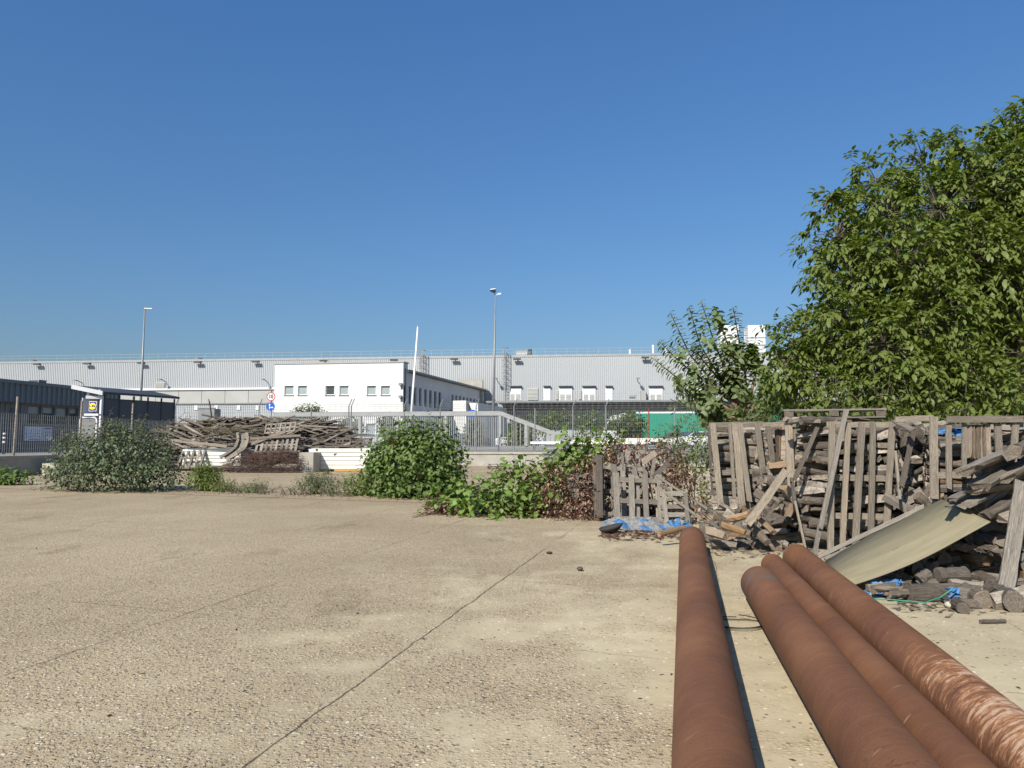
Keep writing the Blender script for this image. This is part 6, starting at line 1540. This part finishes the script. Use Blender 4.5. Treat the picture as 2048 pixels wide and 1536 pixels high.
# --- big green bush in the centre
z = 22.6
bush('green_bush', 'large leafy green bush growing from the slab joint in the centre', 'bush', (at(835, 885, z).x, z, 0),
     [pxblob(832, 938, z, 66, 56), pxblob(795, 912, z, 34, 38), pxblob(858, 908, z, 42, 40), pxblob(890, 945, z, 26, 42), pxblob(772, 950, z, 30, 36), pxblob(822, 878, z, 18, 22), pxblob(818, 858, z, 6, 12), pxblob(868, 882, z, 16, 20), pxblob(880, 866, z, 6, 10), pxblob(845, 972, z - .4, 66, 20), pxblob(780, 977, z - .4, 34, 14), pxblob(752, 930, z, 10, 16), pxblob(745, 912, z, 4, 8), pxblob(902, 978, z - .3, 20, 14)],
     1800, M['green_leaf'], .155, .66, (.25, .6), .10, droop=.35, up=.4)
# weeds along the open joint
gw = 'weeds growing from the slab joint'
def weed(label, px0, px1, ytop, ybot, n, mat, L, z=None, up=.9, w=.3, grp=gw, simple=False):
    z = z or gnd((px0 + px1) / 2, ybot).y; c = (px0 + px1) / 2; r = (px1 - px0) / 2; h = (ybot - ytop)
    B = [pxblob(c + r * k * .62, ybot - h * hh * .45, z, r * .45, h * hh * .5) for k, hh in ((-1, .7), (0, 1), (1, .65), (-.4, .85), (.5, .8))]
    return bush('weed', label, 'weed', (at(c, ybot, z).x, z, 0), B, n, M[mat], L, w, (.12, .35), .05, droop=.15, up=up, group=grp, stems=10, twr=.004, shell=.4)
weed('tall bright feathery weed clump right of the silver bush', 384, 438, 930, 982, 420, 'weed', .13, 25.0, 1.1, .3)
weed('low spreading weed right of the feathery clump', 425, 476, 968, 984, 220, 'weed', .09, 24.6, .4)
weed('low flat weed patch halfway to the grey weed', 478, 548, 973, 985, 230, 'weedgrey', .08, 24.2, .4)
weed('grey green bushy weed left of the big green bush', 598, 672, 948, 990, 420, 'weedgrey', .10, 23.6, .7)
weed('leafy weed merging into the left foot of the big green bush', 676, 762, 950, 994, 330, 'weed', .10, 23.0, .6, .45)
weed('broad leaved green weed at the left edge of the photo', -20, 48, 942, 970, 150, 'green_leaf', .16, 28.5, .4, .6)
weed('scrubby weed beside the concrete box', 640, 660, 930, 950, 40, 'weedgrey', .08, 38, .9)
for px, ytop, lab in ((462, 965, 'dry thin stalk left of the low weed patch'),):
    pass
for i, (px, h) in enumerate(((604, .18), (520, .12), (655, .1), (690, .12), (470, .1), (575, .08))):
    c = gnd(px, 991 + (px - 600) * .03); weed(('tiny tuft in the open joint, ' + ('tallest', 'left of centre', 'short one', 'near the big bush', 'leftmost', 'smallest')[i]), px - 5, px + 5, 991 - h * 55, 992, 9, 'weed', .05, c.y)

# --- grape vine and its dry part
gv = 'clumps of the sprawling vine'
def vine(label, B, n, mat, L, w, base, l=(.15, .45), step=.10, name='grape_vine', up=.1, tw='twig', twf=1, droop=.3):
    return bush(name, label, 'vine', base, B, n, M[mat], L, w, l, step, twmat=tw, droop=droop, up=up, group=gv, stems=14, twf=twf, twr=.007, shell=.7, spread=.8)
z = 17.0
vine('low green vine spreading over the slab in front of the dry growth', [pxblob(905, 1012, z, 28, 18), pxblob(945, 1005, z, 36, 22), pxblob(985, 1012, z - .4, 44, 26), pxblob(1030, 985, z + .3, 40, 38), pxblob(1055, 950, z + .8, 22, 14) if False else pxblob(1045, 955, z + .6, 20, 18), pxblob(1060, 1015, z - .5, 40, 20), pxblob(1015, 1030, z - 1.0, 36, 10), pxblob(1090, 1025, z - .6, 24, 12), pxblob(1080, 990, z, 28, 24)], 620, 'vine', .15, .95, (at(1000, 885, z).x, z, 0))
vine('green vine arm climbing over the sheet stack behind the pallets', [pxblob(1120, 965, 17.5, 26, 22), pxblob(1145, 925, 17.4, 30, 32), pxblob(1170, 905, 17.4, 30, 22), pxblob(1200, 893, 17.4, 30, 14), pxblob(1235, 888, 17.4, 22, 7), pxblob(1135, 955, 17.3, 26, 26)], 300, 'vine', .15, .95, (at(1150, 885, 17.5).x, 17.5, 0))
vine('brown dry vine hanging over the buried pallet stack', [pxblob(1100, 975, 16.8, 30, 30), pxblob(1140, 1000, 16.2, 48, 32), pxblob(1175, 1020, 15.9, 36, 24), pxblob(1110, 1015, 16.4, 36, 18), pxblob(1180, 955, 16.5, 30, 30), pxblob(1160, 1035, 15.7, 44, 8), pxblob(1205, 985, 16.0, 14, 30)], 560, 'dry', .085, .5, (at(1140, 885, 16.5).x, 16.5, 0), (.15, .4), .08, 'dry_vine', 0, 'twig', 1, .5)
vine('brown dry vine draped over the top of the leaning pallets', [pxblob(1215, 912, 16.8, 34, 18), pxblob(1265, 903, 16.9, 45, 14), pxblob(1310, 912, 16.8, 40, 16), pxblob(1345, 935, 16.6, 34, 26), pxblob(1375, 990, 16.0, 26, 34), pxblob(1290, 930, 16.6, 60, 26), pxblob(1230, 940, 16.4, 40, 34), pxblob(1395, 1010, 15.0, 20, 30), pxblob(1240, 985, 16.7, 44, 46), pxblob(1310, 985, 16.7, 48, 46), pxblob(1270, 1015, 16.3, 70, 22)], 900, 'dry', .09, .5, (at(1290, 885, 16.8).x, 16.8, 0), (.15, .4), .09, 'dry_vine', 0, 'twig', 1, .5)
vine('dry brown leaves lying left of the low green vine', [pxblob(885, 1022, 16.9, 26, 6), pxblob(915, 1026, 16.6, 30, 6), pxblob(860, 1024, 17.2, 20, 3)], 70, 'dry', .085, .5, (at(890, 885, 17).x, 17, 0), (.1, .3), .09, 'dry_vine', 0, 'twig', 1, .4)
bush('weed', 'dark green weeds growing between the dry vine and the left bale', 'weed', (at(1370, 885, 17.5).x, 17.5, 0), [pxblob(1370, 905, 17.5, 30, 28), pxblob(1390, 945, 17.2, 30, 36), pxblob(1350, 920, 17.5, 28, 26), pxblob(1365, 860, 17.5, 14, 24), pxblob(1330, 895, 17.6, 26, 12), pxblob(1400, 900, 17.4, 16, 40)], 360, M['green_leaf'], .09, .5, (.2, .5), .08, group=gw)
# trailing bare runners on the slab left of the vine
b = MB(); rs = random.Random(3)
for i in range(7):
    p = gnd(rs.uniform(870, 900), rs.uniform(1018, 1030)); q = gnd(rs.uniform(800, 860), rs.uniform(1025, 1040)); m_ = (p + q) / 2 + V((0, rs.uniform(-.2, .2), .04)); b.tube([p + V((0, 0, .03)), m_, q + V((0, 0, .012))], [.008, .006, .003], 4, False)
o = b.build('vine_runner', M['twig']); tag(o, 'bare brown vine runners trailing over the slab', 'vine')
# --- brown brushwood heap in front of the far pile
b = MB(); rs = random.Random(11); z = 39.6
for i in range(1100):
    px = rs.gauss(535, 48); 
    if not 405 < px < 605: continue
    top = np.interp(px, [405, 440, 480, 520, 570, 605], [938, 930, 915, 903, 898, 912]); py = top + (944 - top) * rs.random(); c = at(px, py, z + rs.uniform(-.4, .9)); c.z = max(.04, c.z)
    a = rs.gauss(.1, .7); L = rs.uniform(.25, .9); d = V((math.cos(a), rs.uniform(-.5, .5), math.sin(a) * .6)) * L; m_ = c + V((0, 0, rs.uniform(-.02, .14))); e0_, e1_ = c - d / 2, c + d / 2; e0_.z = max(.01, e0_.z); e1_.z = max(.01, e1_.z); b.tube([e0_, m_, e1_], [.010, .009, .004], 3, False)
o = b.build('brushwood', mat_concrete('brushwood_bark', (.07, .045, .036), (.16, .105, .085), 3, .001)); tag(o, 'tangled heap of reddish brown brushwood left of the concrete box', 'brushwood', kind='stuff')
bush('dry_weed', 'yellowish dry grass growing in the hollow of the far wood pile', 'weed', at(465, 872, 42.0), [pxblob(445, 868, 41.6, 30, 10), pxblob(490, 866, 41.6, 36, 9), pxblob(425, 850, 42.5, 8, 12)], 130, mat_leaf('dry_grass', [(.10, .075, .03), (.17, .13, .05), (.20, .17, .07)]), .22, .12, (.15, .4), .09, up=1.2)
# --- far trees and the vine on the inner fence
gt = 'small round trees in front of the office'
def smalltree(label, px, py, z, rpx, rpy, n, grp=gt, base=None):
    p = at(px, 885, z); p.z = PZ; t = thing('small_tree', label, 'tree', p, grp)
    B = [pxblob(px, py, z, rpx * .75, rpy * .75), pxblob(px - rpx * .4, py + rpy * .25, z, rpx * .6, rpy * .6), pxblob(px + rpx * .4, py + rpy * .2, z, rpx * .6, rpy * .6), pxblob(px, py + rpy * .3, z - .4, rpx * .7, rpy * .6)]
    P, d, idx = inblobs(B, n, .7); LP, LA, LN, LL, LW, TW = shoots(P, d, n, .3, .6, .12, .30, .6, up=.3, droop=.3)
    leaf_mesh('crown', LP, LA, LN, LL, LW, M['olive'], .2, .2, t, True)
    b = MB(); b.tube([p, V(at(px, py + rpy * .3, z))], [.14, .08], 8); b.build('trunk', M['treebark'], t); return t
smalltree('dark round tree rising above the gate beam in front of the office', 616, 846, 68, 42, 42, 1500)
smalltree('dark shrub behind the gate bars right of the wood pile', 702, 855, 68, 22, 24, 420)
smalltree('dark tree behind the gate bars left of the green bush top', 776, 852, 68, 18, 28, 420)
smalltree('small dark shrub behind the gate below the white canopy end', 950, 860, 67, 14, 24, 300)
smalltree('leafy shrub behind the sloping tail of the gate', 1042, 865, 64, 26, 26, 420)
smalltree('bushy tree in front of the white lorry cab', 1262, 850, 60, 24, 30, 600)
t = thing('climbing_vine', 'long strip of leafy vine growing along the fence in front of the dock canopy', 'vine', (at(1130, 885, 58).x, 58, PZ))
B = [pxblob(x, y, 58, 22, h) for x, y, h in ((1065, 838, 6), (1090, 838, 9), (1115, 838, 11), (1140, 840, 10), (1165, 843, 8), (1185, 835, 12), (1200, 845, 10), (1230, 842, 9), (1245, 838, 10), (1105, 848, 8), (1180, 860, 10), (1075, 858, 8))]
P, d, idx = inblobs(B, 800, .4); LP, LA, LN, LL, LW, TW = shoots(P, d, 800, .25, .55, .13, .24, .7, up=0, droop=.5); leaf_mesh('foliage', LP, LA, LN, LL, LW, M['olive'], .2, .2, t, True)
b = MB()
for k in range(9): p = at(1068 + k * 21, 885, 58); p.z = PZ; b.tube([p, V(at(1072 + k * 20, 845, 58))], [.04, .025], 5, False)
b.build('stem', M['treebark'], t)
b = MB()
for k in range(14):
    P_ = [V(at(346 + U(0, 22), 850 + U(-8, 0), 47))]; 
    for j in range(4): P_.append(P_[-1] + V((U(-.3, .5), 0, U(-.1, .35))))
    b.tube(P_, .012, 4, False)
o = b.build('bare_creeper', M['greytwig']); tag(o, 'bare twisted creeper stems on the fence right of the dark shelter', 'creeper')

# ================================================================== LOOSE STONES AND CHIPS ON THE YARD
def gp_near(r):
    y = 3.2 + 16 * r.random() ** 1.6; x = r.uniform(-.75, .72) * y; return (x, y, 0)
litter('gravel', 'loose pale pebbles scattered over the worn concrete', 'gravel', gp_near, 1300, M['pipeconcrete'], .006, .018, 21, .9)
litter('leaf_litter', 'dark bits of bark and dry leaf scattered over the concrete', 'litter', gp_near, 380, M['twig'], .012, .05, 22, .3)

def along_joint(r):
    px = r.uniform(60, 900); p = gnd(px, np.interp(px, [0, 240, 870], [972, 981, 1001]) - 2 + r.gauss(0, 3.2)); return (p.x, p.y, 0)
litter('leaf_litter', 'dead leaves and grit gathered along the open joint under the bushes', 'litter', along_joint, 1500, M['dry'], .03, .10, 23, .35)
